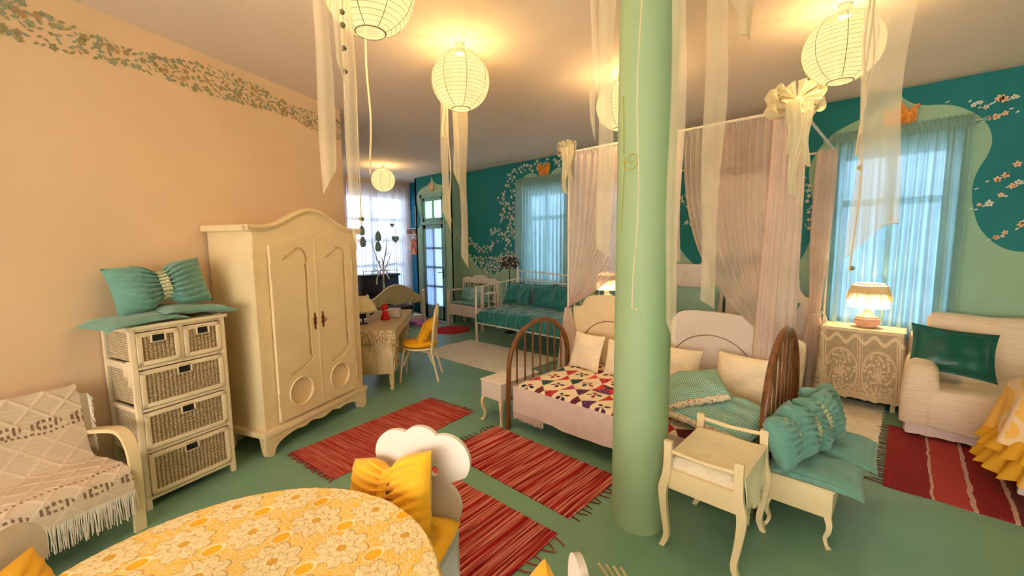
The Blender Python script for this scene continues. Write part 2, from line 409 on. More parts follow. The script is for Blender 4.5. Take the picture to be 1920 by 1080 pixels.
# teal window wall; local x = room x + 6.8
TX = 6.8
def sh(L, ox=TX): return [(a + ox, b) for a, b in L]
blobA = [(-6.8, 1.62), (-6.65, 1.37), (-6.42, 1.19), (-6.18, 1.08), (-5.93, 1.06), (-5.69, 1.17), (-5.47, 1.39), (-5.30, 1.62), (-5.22, 1.88), (-5.21, 2.14), (-5.25, 2.33), (-5.32, 2.45), (-5.33, 2.58), (-5.27, 2.74), (-5.11, 2.87), (-4.97, 2.9), (-4.84, 2.86), (-4.73, 2.77), (-4.66, 2.66), (-4.60, 2.75), (-4.50, 2.86), (-4.36, 2.92), (-4.20, 2.88), (-4.10, 2.78), (-4.03, 2.62), (-4.05, 2.3), (-4.08, 2.1), (-4.05, 1.88), (-3.9, 1.7), (-3.78, 1.65), (-3.66, 1.7), (-3.55, 1.9), (-3.52, 2.3), (-3.58, 2.55), (-3.5, 2.78), (-3.3, 2.9), (-3.1, 2.95), (-2.98, 3.08), (-2.86, 2.95), (-2.6, 2.88), (-2.42, 2.75), (-2.36, 2.5), (-2.44, 2.2), (-2.42, 1.9), (-2.27, 1.56), (-2.1, 1.37), (-1.9, 1.24), (-1.6, 1.15), (-1.3, 1.14), (-1.05, 1.25), (-.88, 1.45), (-.80, 1.72), (-.79, 2.0), (-.83, 2.2), (-.86, 2.42), (-.81, 2.6), (-.68, 2.78), (-.5, 2.88), (-.34, 2.94), (-.23, 2.99)]
blobB = [(-.16, 3.08), (-.09, 3.0), (.01, 2.94), (.2, 2.9), (.34, 2.81), (.44, 2.69), (.485, 2.54), (.47, 2.41), (.42, 2.28), (.395, 2.13), (.41, 1.96), (.46, 1.77), (.55, 1.63), (.66, 1.55), (.78, 1.54), (.95, 1.6), (1.15, 1.8), (1.2, 2.1), (1.15, 2.5), (1.4, 2.8), (1.8, 2.95)]
sA = [tuple(p) for p in spline(blobA, 4)]; sB = [tuple(p) for p in spline(blobB, 4)]
teal_poly = sh([(-6.8, H)] + sA + sB + [(1.9, 3.0), (3.0, 3.0), (3.0, H)])
WIN = {1: (-.60, .26, .75, 2.55), 2: (-5.12, -4.22, .95, 2.55), 3: (-3.45, -2.55, .95, 2.55)}
opens = [(a + TX, b + TX, c, d) for a, b, c, d in WIN.values()]
def blossoms(mb):
    used = []
    def ok(x, z): return z < 3.1 and inpoly((x + TX, z), teal_poly)
    def band(path, width, n, r0=.020, r1=.034):
        P = spline(path, 8)
        for i in range(n * 6):
            p = P[int(rnd() * (len(P) - 1))]; x = p[0] + random.gauss(0, width); z = p[1] + random.gauss(0, width)
            if not ok(x, z) or not clear(used, (x, z), .05): continue
            used.append((x, z)); n -= 1
            flower(mb, x + TX, z, uni(r0, r1), 2, 4, rot=uni(0, 6))
            for q in range(2): leaf(mb, x + TX + uni(-.05, .05), z + uni(-.05, .05), .022, .012, uni(0, 3), 2)
            if n <= 0: break
    band([(-4.16, 3.01), (-4.44, 3.05), (-4.88, 3.04), (-5.1, 3.03), (-5.38, 2.95), (-5.52, 2.85), (-5.67, 2.6), (-5.7, 2.39), (-5.67, 2.21), (-5.65, 2.1)], .06, 56)
    band([(-5.42, 2.62), (-5.46, 2.31), (-5.48, 2.07), (-5.4, 1.87), (-5.5, 1.71), (-5.54, 1.55), (-5.69, 1.42)], .055, 42)
    band([(-6.0, 1.86), (-5.91, 1.9), (-5.8, 1.88)], .035, 9)
    band([(-5.7, 1.80), (-5.45, 1.85)], .05, 9)
    band([(-6.62, 1.72), (-6.55, 1.65), (-6.36, 1.55), (-6.17, 1.54), (-5.96, 1.63)], .03, 26)
    band([(-6.6, 1.40), (-6.33, 1.28), (-6.08, 1.18), (-5.88, 1.15)], .045, 34)
    band([(-6.08, 1.34), (-5.82, 1.30), (-5.69, 1.33)], .05, 18)
    band([(-.84, 2.35), (-.83, 2.1), (-.82, 1.75)], .02, 12, .018, .026)
    band([(-2.28, 2.24), (-2.17, 2.16), (-2.05, 2.1)], .03, 12); band([(-2.2, 1.91), (-2.1, 1.9)], .02, 3)
    band([(-1.96, 1.34), (-1.7, 1.4), (-1.4, 1.36)], .04, 18)
    br = [[(.2, 2.94), (.32, 2.885), (.38, 2.86), (.46, 2.84), (.5, 2.89), (.56, 2.86), (.63, 2.90), (.8, 2.93)], [(.42, 2.69), (.47, 2.73), (.55, 2.765), (.62, 2.76), (.75, 2.8)],
          [(.44, 2.12), (.5, 2.165), (.55, 2.19), (.60, 2.24), (.66, 2.31), (.74, 2.4)], [(.42, 1.94), (.48, 1.97), (.54, 2.0), (.59, 2.04), (.63, 2.11), (.69, 2.15), (.78, 2.2)], [(.55, 1.65), (.6, 1.68), (.64, 1.71), (.68, 1.74), (.75, 1.8)]]
    for b in br:
        P = spline(b, 3)
        for i, p in enumerate(P):
            if rnd() < .25: continue
            if i % 2 == 0 and i > 0: flower(mb, p[0] + TX + uni(-.012, .012), p[1] + uni(-.02, .02), uni(.018, .034), 3 if rnd() < .55 else 2, 4, rot=uni(0, 6))
            else: leaf(mb, p[0] + TX + uni(-.02, .02), p[1] + uni(-.02, .02), .03, .014, uni(0, 1), 2)
        leaf(mb, b[0][0] + TX - .02, b[0][1] - .01, .04, .01, .4, 2)
wall_face('wall_back', (-TX, 5.76), (X1, 5.76), [m_mint, m_teal, m_petal, m_petal_o, m_centre], [(1, teal_poly)], opens, .2, blossoms)
# projecting wall piece that holds the door; local x = room x + 8.12
DX = 8.12
ogee = [(-8.12, 1.92), (-8.06, 2.0), (-7.97, 2.08), (-7.94, 2.24), (-8.02, 2.46), (-8.07, 2.66), (-7.99, 2.81), (-7.82, 2.89), (-7.6, 2.93), (-7.52, 2.99)]
ogee2 = [(-7.48, 3.1), (-7.42, 2.99), (-7.3, 2.92), (-7.12, 2.88), (-6.97, 2.82), (-6.89, 2.69), (-6.88, 2.52), (-6.96, 2.38), (-6.99, 2.2), (-6.93, 2.06), (-6.8, 1.92)]
dp = [(a + DX, b) for a, b in [(-8.12, H)] + [tuple(p) for p in spline(ogee, 4)] + [tuple(p) for p in spline(ogee2, 4)] + [(-6.8, H)]]
DOOR = (-7.93, -7.05, 0.0, 2.74)
def bump_fl(mb):
    for x, z in ((-6.94, 2.22), (-6.88, 2.12), (-6.84, 2.16)): flower(mb, x + DX, z, .028, 2, 3, rot=rnd())
wall_face('wall_door', (-8.12, 5.42), (-6.8, 5.42), [m_mint, m_teal, m_petal, m_centre], [(1, dp)], [(DOOR[0] + DX, DOOR[1] + DX, DOOR[2], DOOR[3])], .2, bump_fl, zmin=0)
def ret_fl(mb):
    for x, z in ((.06, 1.84), (.12, 1.9), (.14, 1.8), (.2, 1.76), (.26, 1.70), (.3, 1.78)): flower(mb, x, z, .026, 2, 3, rot=rnd())
wall_face('wall_door_return', (-6.8, 5.42), (-6.8, 5.76), [m_mint, m_teal, m_petal, m_centre], [(1, [(0, H), (0, 1.92), (.1, 1.82), (.22, 1.72), (.34, 1.6), (.34, H)])], [], .05, ret_fl)
wall_face('wall_alcove_return', (-8.12, 5.76), (-8.12, 5.42), [m_blue], [], [], .05)
wall_face('wall_alcove', (XF, 5.76), (-8.12, 5.76), [m_blue], [], [], .15)

# round pillar with a painted gold scroll
mb = MB(); mb.lathe([(.158, 0), (.156, .02), (.154, 1.6), (.154, H)], 48)
pil = mb.build('pillar', m_pillar, loc=(-1.075, 2.215, 0)); pil['kind'] = 'structure'
def on_pillar(ang, z): return (-1.075 + .1565 * math.cos(ang), 2.215 + .1565 * math.sin(ang), z)
pa = math.atan2(-2.215, 1.075)          # angle of the pillar side that faces the room's middle
sp = []
for i in range(46):
    t = i / 45; a = t * 2 * PI * 1.42 + .5; r = .008 + .042 * t
    sp.append(on_pillar(pa - .50 + (r * math.cos(-a)) / .154, 2.08 + r * 1.1 * math.sin(-a)))
x = MB().tube(sp, .0026, 6)
tail = [on_pillar(pa - .50 - .0405 / .154 - .02 * i, 2.10 - .05 * i * 1.1) for i in range(8)]
x.tube(tail, .0022, 6); tail2 = [on_pillar(pa - .83 - .012 * i, 2.12 + .05 * i) for i in range(7)]; x.tube(tail2, .0022, 6)
x.build('gold_scroll', m_gold, pil).matrix_parent_inverse = pil.matrix_basis.inverted()

def window(n, a, b, c, d, y, vertical=1, bars=(.72,)):
    w = thing('window_%d' % n, None, None, ((a + b) / 2, y + .1, c)); w['kind'] = 'structure'
    W = b - a; Hh = d - c; mb = MB(); f = .05
    mb.box(-W / 2, -W / 2 + f, -.03, .03, 0, Hh, bev=.004); mb.box(W / 2 - f, W / 2, -.03, .03, 0, Hh, bev=.004)
    mb.box(-W / 2, W / 2, -.03, .03, 0, f, bev=.004); mb.box(-W / 2, W / 2, -.03, .03, Hh - f, Hh, bev=.004)
    for k in range(vertical): x = -W / 2 + W * (k + 1) / (vertical + 1); mb.box(x - .035, x + .035, -.035, .025, f, Hh - f, bev=.004)
    for q in bars: mb.box(-W / 2 + f, W / 2 - f, -.035, .025, Hh * q - .035, Hh * q + .035, bev=.004)
    mb.build('window_frame', m_frame, w); MB().box(-W / 2 + .02, W / 2 - .02, -.004, .004, .02, Hh - .02).build('pane', m_glass, w, smooth=False)
    return w
for n, (a, b, c, d) in WIN.items(): window(n, a, b, c, d, 5.76)
wf = window(4, -.86, .86, 0, 2.28, -.1, 1, (.3, .55, .76)); wf.location = (XF - .06, 2.0 + 2.76, .5); wf.rotation_euler = (0, 0, PI / 2)
wr_ = window(5, -2.2, 2.2, 0, 2.1, 0, 2, (.7,)); wr_.location = (X1 - 2.8, YB - .07, .5)  # unseen rear window, added to let light in from behind the camera

# ------------------------------------------------------------ door
dr = thing('door_1', None, None, ((DOOR[0] + DOOR[1]) / 2, 5.44, 0)); dr['kind'] = 'structure'
w = DOOR[1] - DOOR[0]
x = MB()
for s_ in (-1, 1): x.box(min(s_ * w / 2, s_ * (w / 2 - .07)), max(s_ * w / 2, s_ * (w / 2 - .07)), -.03, .12, 0, 2.74, bev=.006)
x.box(-w / 2, w / 2, -.03, .12, 2.66, 2.74, bev=.006); x.box(-w / 2, w / 2, -.035, .12, 2.08, 2.15, bev=.006)
x.build('door_frame', m_doorpaint, dr)
def leafpanel(x0, x1, z0, z1, nv, nh, name, f=.09, fb=.09):
    b = MB(); b.box(x0, x0 + f, -.01, .035, z0, z1, bev=.004); b.box(x1 - f, x1, -.01, .035, z0, z1, bev=.004)
    b.box(x0, x1, -.01, .035, z0, z0 + fb, bev=.004); b.box(x0, x1, -.01, .035, z1 - f, z1, bev=.004)
    for k in range(nv): q = x0 + (x1 - x0) * (k + 1) / (nv + 1); b.box(q - .022, q + .022, -.008, .03, z0 + fb, z1 - f)
    for k in range(nh): q = z0 + fb + (z1 - f - z0 - fb) * (k + 1) / (nh + 1); b.box(x0 + f, x1 - f, -.008, .03, q - .02, q + .02)
    return b.build(name, m_doorpaint, dr)
tr_ = leafpanel(-w / 2 + .07, w / 2 - .07, 2.15, 2.66, 1, 0, 'transom', .07, .07)
m_tpane = M_sheer('transom_yellow_glass', (.80, .85, .45), .5, .9)
MB().box(-w / 2 + .12, w / 2 - .12, .01, .016, 2.2, 2.62).build('transom_pane', m_tpane, tr_, smooth=False)
dl = leafpanel(-w / 2 + .07, w / 2 - .07, .02, 2.08, 1, 3, 'door_leaf', .09, .30)
MB().box(-w / 2 + .14, w / 2 - .14, .012, .018, .3, 2.0).build('pane', m_glass, dl, smooth=False)
m_violet = M_sheer('door_lace_voile', (.62, .62, .78), .25, .75)
MB().grid(lambda a, b: (-w / 2 + .15 + a * (w - .3), -.016 + .008 * math.sin(a * 46), .31 + b * 1.68), 70, 12).build('door_curtain', m_violet, dl)
h = MB().tube([(w / 2 - .115, -.02, 1.06), (w / 2 - .115, -.06, 1.06), (w / 2 - .23, -.065, 1.05)], .009); h.box(w / 2 - .135, w / 2 - .095, -.02, -.01, .93, 1.14, bev=.004)
h.build('door_handle', m_black, dl)

# ------------------------------------------------------------ ceiling lanterns
def M_paper():
    m, nt, b = newmat('lantern_paper'); nt.nodes.remove(b); out = nt.nodes['Material Output']
    e = nt.nodes.new('ShaderNodeEmission'); t = nt.nodes.new('ShaderNodeBsdfTransparent'); ad = nt.nodes.new('ShaderNodeMixShader')
    n = nt.nodes.new('ShaderNodeTexNoise'); n.inputs['Scale'].default_value = 9; nt.links.new(coords(nt), n.inputs['Vector'])
    nt.links.new(ramp(nt, n.outputs[0], [(.3, (1, .86, .36)), (.7, (1, .92, .46))]), e.inputs[0]); e.inputs[1].default_value = .95
    t.inputs[0].default_value = (1, .9, .7, 1); ad.inputs[0].default_value = .62
    nt.links.new(t.outputs[0], ad.inputs[1]); nt.links.new(e.outputs[0], ad.inputs[2]); nt.links.new(ad.outputs[0], out.inputs[0]); return m
m_paper = M_paper()
m_rib = M('lantern_wire_rib', (.24, .19, .08), .8)
def make_lantern(name, label):
    t = thing(name, label, 'lantern', group=None)
    Rl = .213
    prof = []
    for i in range(61):
        a = R(-72 + (150) * i / 60); prof.append((Rl * math.cos(a) * (1 + .006 * math.cos(i * PI)), Rl * math.sin(a)))
    MB().lathe(prof, 40, cap=False).build('paper_shade', m_paper, t, angle=0)
    x = MB()
    for k in range(22):
        a = R(-70 + 148 * k / 21); x.tube([(Rl * 1.004 * math.cos(a) * math.cos(2 * PI * j / 36), Rl * 1.004 * math.cos(a) * math.sin(2 * PI * j / 36), Rl * math.sin(a)) for j in range(36)], .0009, 4, closed=True)
    for k in range(8):
        b = 2 * PI * k / 8 + .3; x.tube([(Rl * 1.006 * math.cos(R(q)) * math.cos(b), Rl * 1.006 * math.cos(R(q)) * math.sin(b), Rl * math.sin(R(q))) for q in range(-70, 80, 8)], .0018, 4)
    x.tube([(Rl * math.cos(R(-71)) * math.cos(2 * PI * j / 30), Rl * math.cos(R(-71)) * math.sin(2 * PI * j / 30), Rl * math.sin(R(-71))) for j in range(30)], .003, 6, closed=True)
    x.build('wire_ribs', m_rib, t)
    MB().lathe([(.035, .19), (.035, .262), (.048, .262), (.048, .27)], 20).build('ceiling_cap', m_white, t)
    return t
LN = [((-2.50, 2.10), 'lit round paper lantern in the middle of the ceiling above the wardrobe doors'), ((-.385, 3.47), 'lit paper lantern on the right, in front of the curtained window'),
      ((-1.93, 3.46), 'lit paper lantern half hidden behind the green pillar'), ((-7.2, 4.12), 'small far paper lantern by the white curtains at the end of the room'), ((-1.93, 1.07), 'paper lantern cut by the top edge of the photo, left of centre')]
l0 = make_lantern('paper_lantern', LN[0][1])
for i, ((a, b), lab) in enumerate(LN):
    o = l0 if i == 0 else dup(l0, label=lab)
    o.location = (a, b, H - .27); o['group'] = 'paper lanterns on the ceiling'; o.rotation_euler = (0, 0, i * .7)
    lamp('lantern_bulb_light', 'POINT', (a, b, H - .30), LAMP_W, LAMP_COL, .03)

# ------------------------------------------------------------ wardrobe (stands against the cream wall)
def at_wall(s, n): p = wl(s, n); return (p.x, p.y, 0)
wd_ = thing('wardrobe', 'tall cream two-door wardrobe with arched cornice against the peach wall', 'wardrobe', at_wall(1.205, .27), WROT)
W = 1.15; D = .50; y0 = -D / 2                   # local -y is the front
def arch_z(x, base=1.79, rise=.155):             # cornice curve
    t = abs(x) / (W / 2); return base + rise * (.5 + .5 * math.cos(PI * min(1, t * 1.18))) ** 1.1
x = MB(); x.box(-W / 2 + .03, W / 2 - .03, y0 + .03, D / 2, .16, 1.79, bev=.004)
x.build('body', m_cream_wood, wd_)
n = 40; out = [(-W / 2 + .02, 1.60)] + [(W / 2 - .02, 1.60)] + [(W / 2 - .02 - (W - .04) * i / n, arch_z(W / 2 - .02 - (W - .04) * i / n) - .02) for i in range(n + 1)]
x = MB().prism(out, y0 + .005, y0 + .03)
x.prism([(-W / 2 + .02, .15), (W / 2 - .02, .15), (W / 2 - .02, 1.62), (-W / 2 + .02, 1.62)], y0 + .012, y0 + .03)
x.build('front_frame', m_cream_wood, wd_)
x = MB()
N = 48; path = [(-W / 2 - .02 + (W + .04) * i / N) for i in range(N + 1)]
def corn(i, j):
    u = path[min(N, int(round(i * N)))]; z = arch_z(u)
    pr = [(0, -.03), (-.012, -.025), (-.018, -.01), (-.032, -.004), (-.036, .012), (-.03, .022), (.0, .022)][int(round(j * 6))]
    return (u, y0 + .01 + pr[0], z + pr[1])
x.grid(corn, N + 1, 7)
x.box(-W / 2 - .02, -W / 2 + .03, y0 - .01, D / 2, 1.765, 1.812, bev=.006); x.box(W / 2 - .03, W / 2 + .02, y0 - .01, D / 2, 1.765, 1.812, bev=.006)
top = [(path[i], arch_z(path[i]) + .02) for i in range(N + 1)]
x.prism([(a, b - .045) for a, b in top[::-1]] + top, y0 + .012, y0 + .05)
x.box(-W / 2, W / 2, y0 + .04, D / 2, 1.785, 1.80)
x.build('cornice', m_cream_wood, wd_)
def door(sgn):
    Wd = .435; d = MB(); ox = sgn * (Wd / 2 + .003)
    zt = lambda u: 1.655 + .09 * (.5 + .5 * math.cos(PI * min(1, abs(u) / .46)))
    cx = ox; xs = [ox - Wd / 2 + Wd * i / 16 for i in range(17)]
    outl = [(xs[0], .245), (xs[-1], .245)] + [(q, zt(q)) for q in xs[::-1]]
    # sunken panels: arched upper field with a scrolled side, round lower field
    m_ = 1 if sgn > 0 else -1
    ux = lambda q: ox + q
    outer = [(-.115, 1.535), (-.09, 1.572), (-.04, 1.585), (.0, 1.622), (.06, 1.64), (.115, 1.615), (.14, 1.565), (.14, 1.52), (.125, 1.495), (.13, 1.44), (.13, 1.1), (.13, .76), (.147, .71), (.13, .665), (.09, .645), (.05, .62), (-.02, .605), (-.09, .585)]
    inner = [(-.09, .612), (-.02, .634), (.04, .655), (.08, .682), (.10, .71), (.098, 1.1), (.10, 1.46), (.088, 1.49), (.104, 1.525), (.104, 1.565), (.085, 1.592), (.05, 1.603), (.01, 1.588), (-.03, 1.562), (-.08, 1.548)]
    up = [Vector(p) for p in spline(outer, 3) + spline(inner, 3)]
    circ = [(ux(0) + .118 * math.cos(2 * PI * i / 36), .435 + .118 * math.sin(2 * PI * i / 36)) for i in range(36)]
    up = [(ux(p[0]), p[1]) for p in up]
    d.prism(outl, y0 - .022, y0 + .004, holes=[up, circ])
    leaf_ = d.build('door', m_cream_wood, wd_, angle=30)
    e = MB(); e.prism([(ux(-.17), .30), (ux(.17), .30), (ux(.17), 1.64), (ux(-.17), 1.64)], y0 + .0005, y0 + .006)
    e.build('recess_panel', m_cream_wood, leaf_, angle=30)
    f = MB(); f.tube([(ux(0) + .12 * math.cos(2 * PI * i / 36), y0 - .022, .435 + .12 * math.sin(2 * PI * i / 36)) for i in range(36)], .008, 6, closed=True)
    f.build('moulding', m_cream_wood, leaf_)
    k = MB(); hx = sgn * .045
    k.prism([(hx + a, 1.0 + b) for a, b in [(0, -.075), (.010, -.06), (.006, -.045), (.017, -.02), (.012, 0), (.017, .02), (.006, .045), (.010, .06), (0, .075), (-.010, .06), (-.006, .045), (-.017, .02), (-.012, 0), (-.017, -.02), (-.006, -.045), (-.010, -.06)]], y0 - .028, y0 - .022)
    if sgn > 0: k.tube([(hx, y0 - .02, 1.0), (hx, y0 - .05, 1.0)], .004); k.tube([(hx + .02 * math.cos(t), y0 - .052, 1.0 + .012 * math.sin(t)) for t in [2 * PI * j / 12 for j in range(12)]], .003, 5, closed=True)
    k.build('keyhole_plate' if sgn < 0 else 'key_and_plate', m_brass, leaf_)
    for z in (.42, 1.45): MB().tube([(sgn * (Wd + .007), y0 - .018, z - .06), (sgn * (Wd + .007), y0 - .018, z + .06)], .007).build('hinge', m_cream_wood, leaf_)
door(-1); door(1)
x = MB().box(-.014, .014, y0 - .024, y0 - .010, .245, 1.72, bev=.004); x.build('centre_strip', m_cream_wood, wd_)
x = MB(); x.box(-W / 2 - .015, W / 2 + .015, y0 - .02, D / 2, .165, .215, bev=.012)
sk = [(-W / 2, .175), (W / 2, .175)] + [(p[0], p[1]) for p in spline([(W / 2, .02), (W / 2 - .06, .0), (W / 2 - .09, .06), (W / 2 - .15, .10), (.30, .125), (.2, .115), (.12, .135), (0, .11), (-.12, .135), (-.2, .115), (-.30, .125), (-W / 2 + .15, .10), (-W / 2 + .09, .06), (-W / 2 + .06, .0), (-W / 2, .02)], 4)]
x.prism(sk, y0 - .006, y0 + .02)
x.build('plinth', m_cream_wood, wd_)
for a in (-1, 1):
    for b in (-1, 1):
        lg = MB().lathe([(.022, 0), (.03, .02), (.038, .1), (.045, .17)], 12, at=(a * (W / 2 - .05), b * (D / 2 - .06))); lg.build('foot', m_cream_wood, wd_)

# ------------------------------------------------------------ wicker chest of drawers
CH_R = math.atan2(.513, -.157)
c0 = Vector((-3.353, .194)); cu = Vector((-.293, .956)); cn = Vector((-.956, -.293)); CWd = .54; CD = .37
cc = c0 + cu * CWd / 2 + cn * CD / 2
ch = thing('wicker_chest', 'white wooden chest of five woven wicker drawers beside the wardrobe', 'chest of drawers', (cc.x, cc.y, 0), CH_R)
HC = 1.175; fr = .03; m_chest = M('ivory_chest_paint', (.82, .66, .44), .45, 6, .05, .04, 30)
x = MB()
for a in (-1, 1):
    for b in (-1, 1):
        px = a * (CWd / 2 - fr / 2); py = b * (CD / 2 - fr / 2)
        x.box(px - fr / 2, px + fr / 2, py - fr / 2, py + fr / 2, 0 if False else .08, HC - .02, bev=.003)
for a in (-1, 1):
    px = a * (CWd / 2 - fr / 2)
    for z in (.07, .362, .63, .898, 1.135): x.box(px - fr / 2 + .004, px + fr / 2 - .004, -CD / 2 + .02, CD / 2 - .02, z, z + .045 if z > .7 else z + .03, bev=.002)
for z in (.06, .362, .63, .898, 1.135): x.box(-CWd / 2 + .02, CWd / 2 - .02, -CD / 2 + .004, -CD / 2 + .024, z, z + .02, bev=.002)
x.box(-.012, .012, -CD / 2 + .004, -CD / 2 + .03, .90, 1.14, bev=.002)
x.box(-CWd / 2 + .03, CWd / 2 - .03, CD / 2 - .02, CD / 2 - .01, .1, 1.14)
x.build('frame', m_chest, ch)
x = MB().box(-CWd / 2 - .015, CWd / 2 + .015, -CD / 2 - .015, CD / 2 + .01, HC - .022, HC, bev=.005); x.build('top_board', m_chest, ch)
for a in (-1, 1):
    for b in (-1, 1):
        px = a * (CWd / 2 - fr / 2); py = b * (CD / 2 - fr / 2); t = MB().box(px - fr / 2, px + fr / 2, py - fr / 2, py + fr / 2, 0, .082, bev=.003); t.build('leg', m_chest, ch)
for a in (-1, 1):
    x = MB(); px = a * (CWd / 2 - fr * .6)
    for z0, z1 in ((.14, .38), (.42, .64), (.68, .90), (.955, 1.13)): x.box(px - .003, px + .003, -CD / 2 + .05, CD / 2 - .05, z0, z1)
    x.build('side_wicker', m_wicker, ch, smooth=False)
def drawer(xa, xb, za, zb, hw):
    d = MB(); f = .028; yf = -CD / 2 - .008; cx = (xa + xb) / 2
    hz1 = zb - .022; hz0 = hz1 - .042
    for (a, b, c, e) in ((xa, xb, za, za + f), (xa, xb, zb - f, zb), (xa, xa + f, za, zb), (xb - f, xb, za, zb)):
        if c == zb - f: d.box(a, cx - hw, yf, yf + .02, c, e, bev=.005); d.box(cx + hw, b, yf, yf + .02, c, e, bev=.005); d.box(cx - hw - .01, cx + hw + .01, yf, yf + .02, zb - .014, zb, bev=.004)
        else: d.box(a, b, yf, yf + .02, c, e, bev=.005)
    o = d.build('drawer', m_chest, ch)
    m_ = MB()
    def pan(a, b, c, e):
        nx = max(2, int((b - a) / .007)); nz_ = max(2, int((e - c) / .011))
        m_.grid(lambda u, v: (a + (b - a) * u, yf + .008 + .003 * math.sin((a + (b - a) * u) * 2 * PI / .022 + PI * (int((c + (e - c) * v) / .011) % 2)), c + (e - c) * v), nx, nz_)
    pan(xa + f, xb - f, za + f, hz0 - .005); pan(xa + f, cx - hw, hz0 - .005, zb - .02); pan(cx + hw, xb - f, hz0 - .005, zb - .02)
    m_.build('woven_front', m_wicker, o, weld=False)
    MB().box(xa + .01, xb - .01, yf + .014, CD / 2 - .05, za + .01, zb - .012).build('drawer_dark_core', m_dark, o, smooth=False)  # solid near-black block: shade inside the handle slot put into its colour
    r = MB(); g = .006
    for (a, b, c, e) in ((cx - hw - g, cx + hw + g, hz0 - g, hz0), (cx - hw - g, cx - hw, hz0, hz1), (cx + hw, cx + hw + g, hz0, hz1), (cx - hw - g, cx + hw + g, hz1, hz1 + g)): r.box(a, b, yf - .004, yf + .014, c, e, bev=.002)
    r.build('handle_slot', m_chest, o)
drawer(-.238, -.014, .922, 1.130, .034); drawer(.014, .238, .922, 1.130, .034)
for za, zb in ((.655, .892), (.388, .624), (.088, .356)): drawer(-.238, .238, za, zb, .036)
x = MB().box(-CWd / 2 - .006, -CWd / 2 + .002, -CD / 2 + .02, -CD / 2 + .06, .80, .96, bev=.003).box(-CWd / 2 - .006, -CWd / 2 + .002, -CD / 2 + .06, -CD / 2 + .11, .86, .945, bev=.003)
x.build('side_latch', m_chest, ch)

# pads and bow cushion on the chest
def local(o_loc, rz, p): return Vector(o_loc) + Matrix.Rotation(rz, 3, 'Z') @ Vector(p)
def put(mb, name, mats, label, cat, base, rz, p, rot=(0, 0, 0), group=None, parts=None):
    """a cushion-like thing: Empty with its parts, placed in the frame of something it lies on"""
    loc = local(base, rz, p); o = mb.build(name, mats); o.location = loc; o.rotation_euler = (Matrix.Rotation(rz, 3, 'Z') @ Euler(rot).to_matrix()).to_euler()
    tag(o, label, cat, group); return o
def pad_mb(w, h, t, seed=0, droop=0.02, ax=(1, 1)):
    b = MB()
    for sd in (1, -1):
        def fn(a, c, sd=sd):
            a = 2 * a - 1; c = 2 * c - 1; th = ((1 - abs(a) ** 5) * (1 - abs(c) ** 5)) ** .5 if abs(a) < 1 and abs(c) < 1 else 0
            q = .86; sm = .35 * math.exp(-((abs(a) - q) / .05) ** 2) * (abs(c) < .95) + .35 * math.exp(-((abs(c) - q) / .05) ** 2) * (abs(a) < .95)
            th *= 1 - sm; k = 1 - .05 * (1 - c * c) * 0
            e = max(0, abs(a) - .62) ** 1.5 * ax[0] + max(0, abs(c) - .62) ** 1.5 * ax[1]
            return (w / 2 * a * (1 - .05 * (1 - c * c)), h / 2 * c * (1 - .05 * (1 - a * a)), sd * t / 2 * th - droop * e + .012 * nz(a * 2 + seed, c * 2, seed) * th)
        b.grid(fn, 30, 30)
    return b
cb = (cc.x, cc.y, HC)
put(pad_mb(.44, .40, .045, 3, .10, (1, .2)), 'seat_pad', m_aqua, 'green quilted seat pad hanging over the left end of the wicker chest', 'seat pad', cb, CH_R, (-.175, -.03, .028), (0, R(-2), R(4)), 'green pads on the wicker chest')
put(pad_mb(.44, .38, .045, 8, .06, (1, .1)), 'seat_pad', m_aqua, 'green quilted seat pad on the right of the wicker chest, lapping over the other', 'seat pad', cb, CH_R, (.155, -.035, .050), (0, R(5), R(-5)), 'green pads on the wicker chest')
m_check = M('cream_check_cotton', (.62, .58, .36), .9, 90, .4, .2, 60)
def bow_cushion(name, w, h, t, mat, label, cat, base, rz, p, rot, band=m_check, seed=0, group=None, bow=.38):
    o = put(pillow_mb(w, h, t, 34, bow=bow, seed=seed, wr=.008, pinch=.05), name, mat, label, cat, base, rz, p, rot, group)
    hh = h / 2 * (1 - bow) * .98; tt = t * .36
    b = MB()
    b.grid(lambda u, v: ((v - .5) * .055 + .006 * math.sin(u * 9), hh * math.sin(2 * PI * u) * 1.03, tt * math.cos(2 * PI * u) * 1.12), 28, 5, wrap=True)
    b.build('centre_band', band, o); return o
bow_cushion('bow_cushion', .54, .33, .20, m_aqua, 'green bow-shaped cushion leaning on the wall on top of the wicker chest', 'cushion', cb, CH_R, (.02, .055, .215), (R(72), R(-6), R(-4)), seed=2)

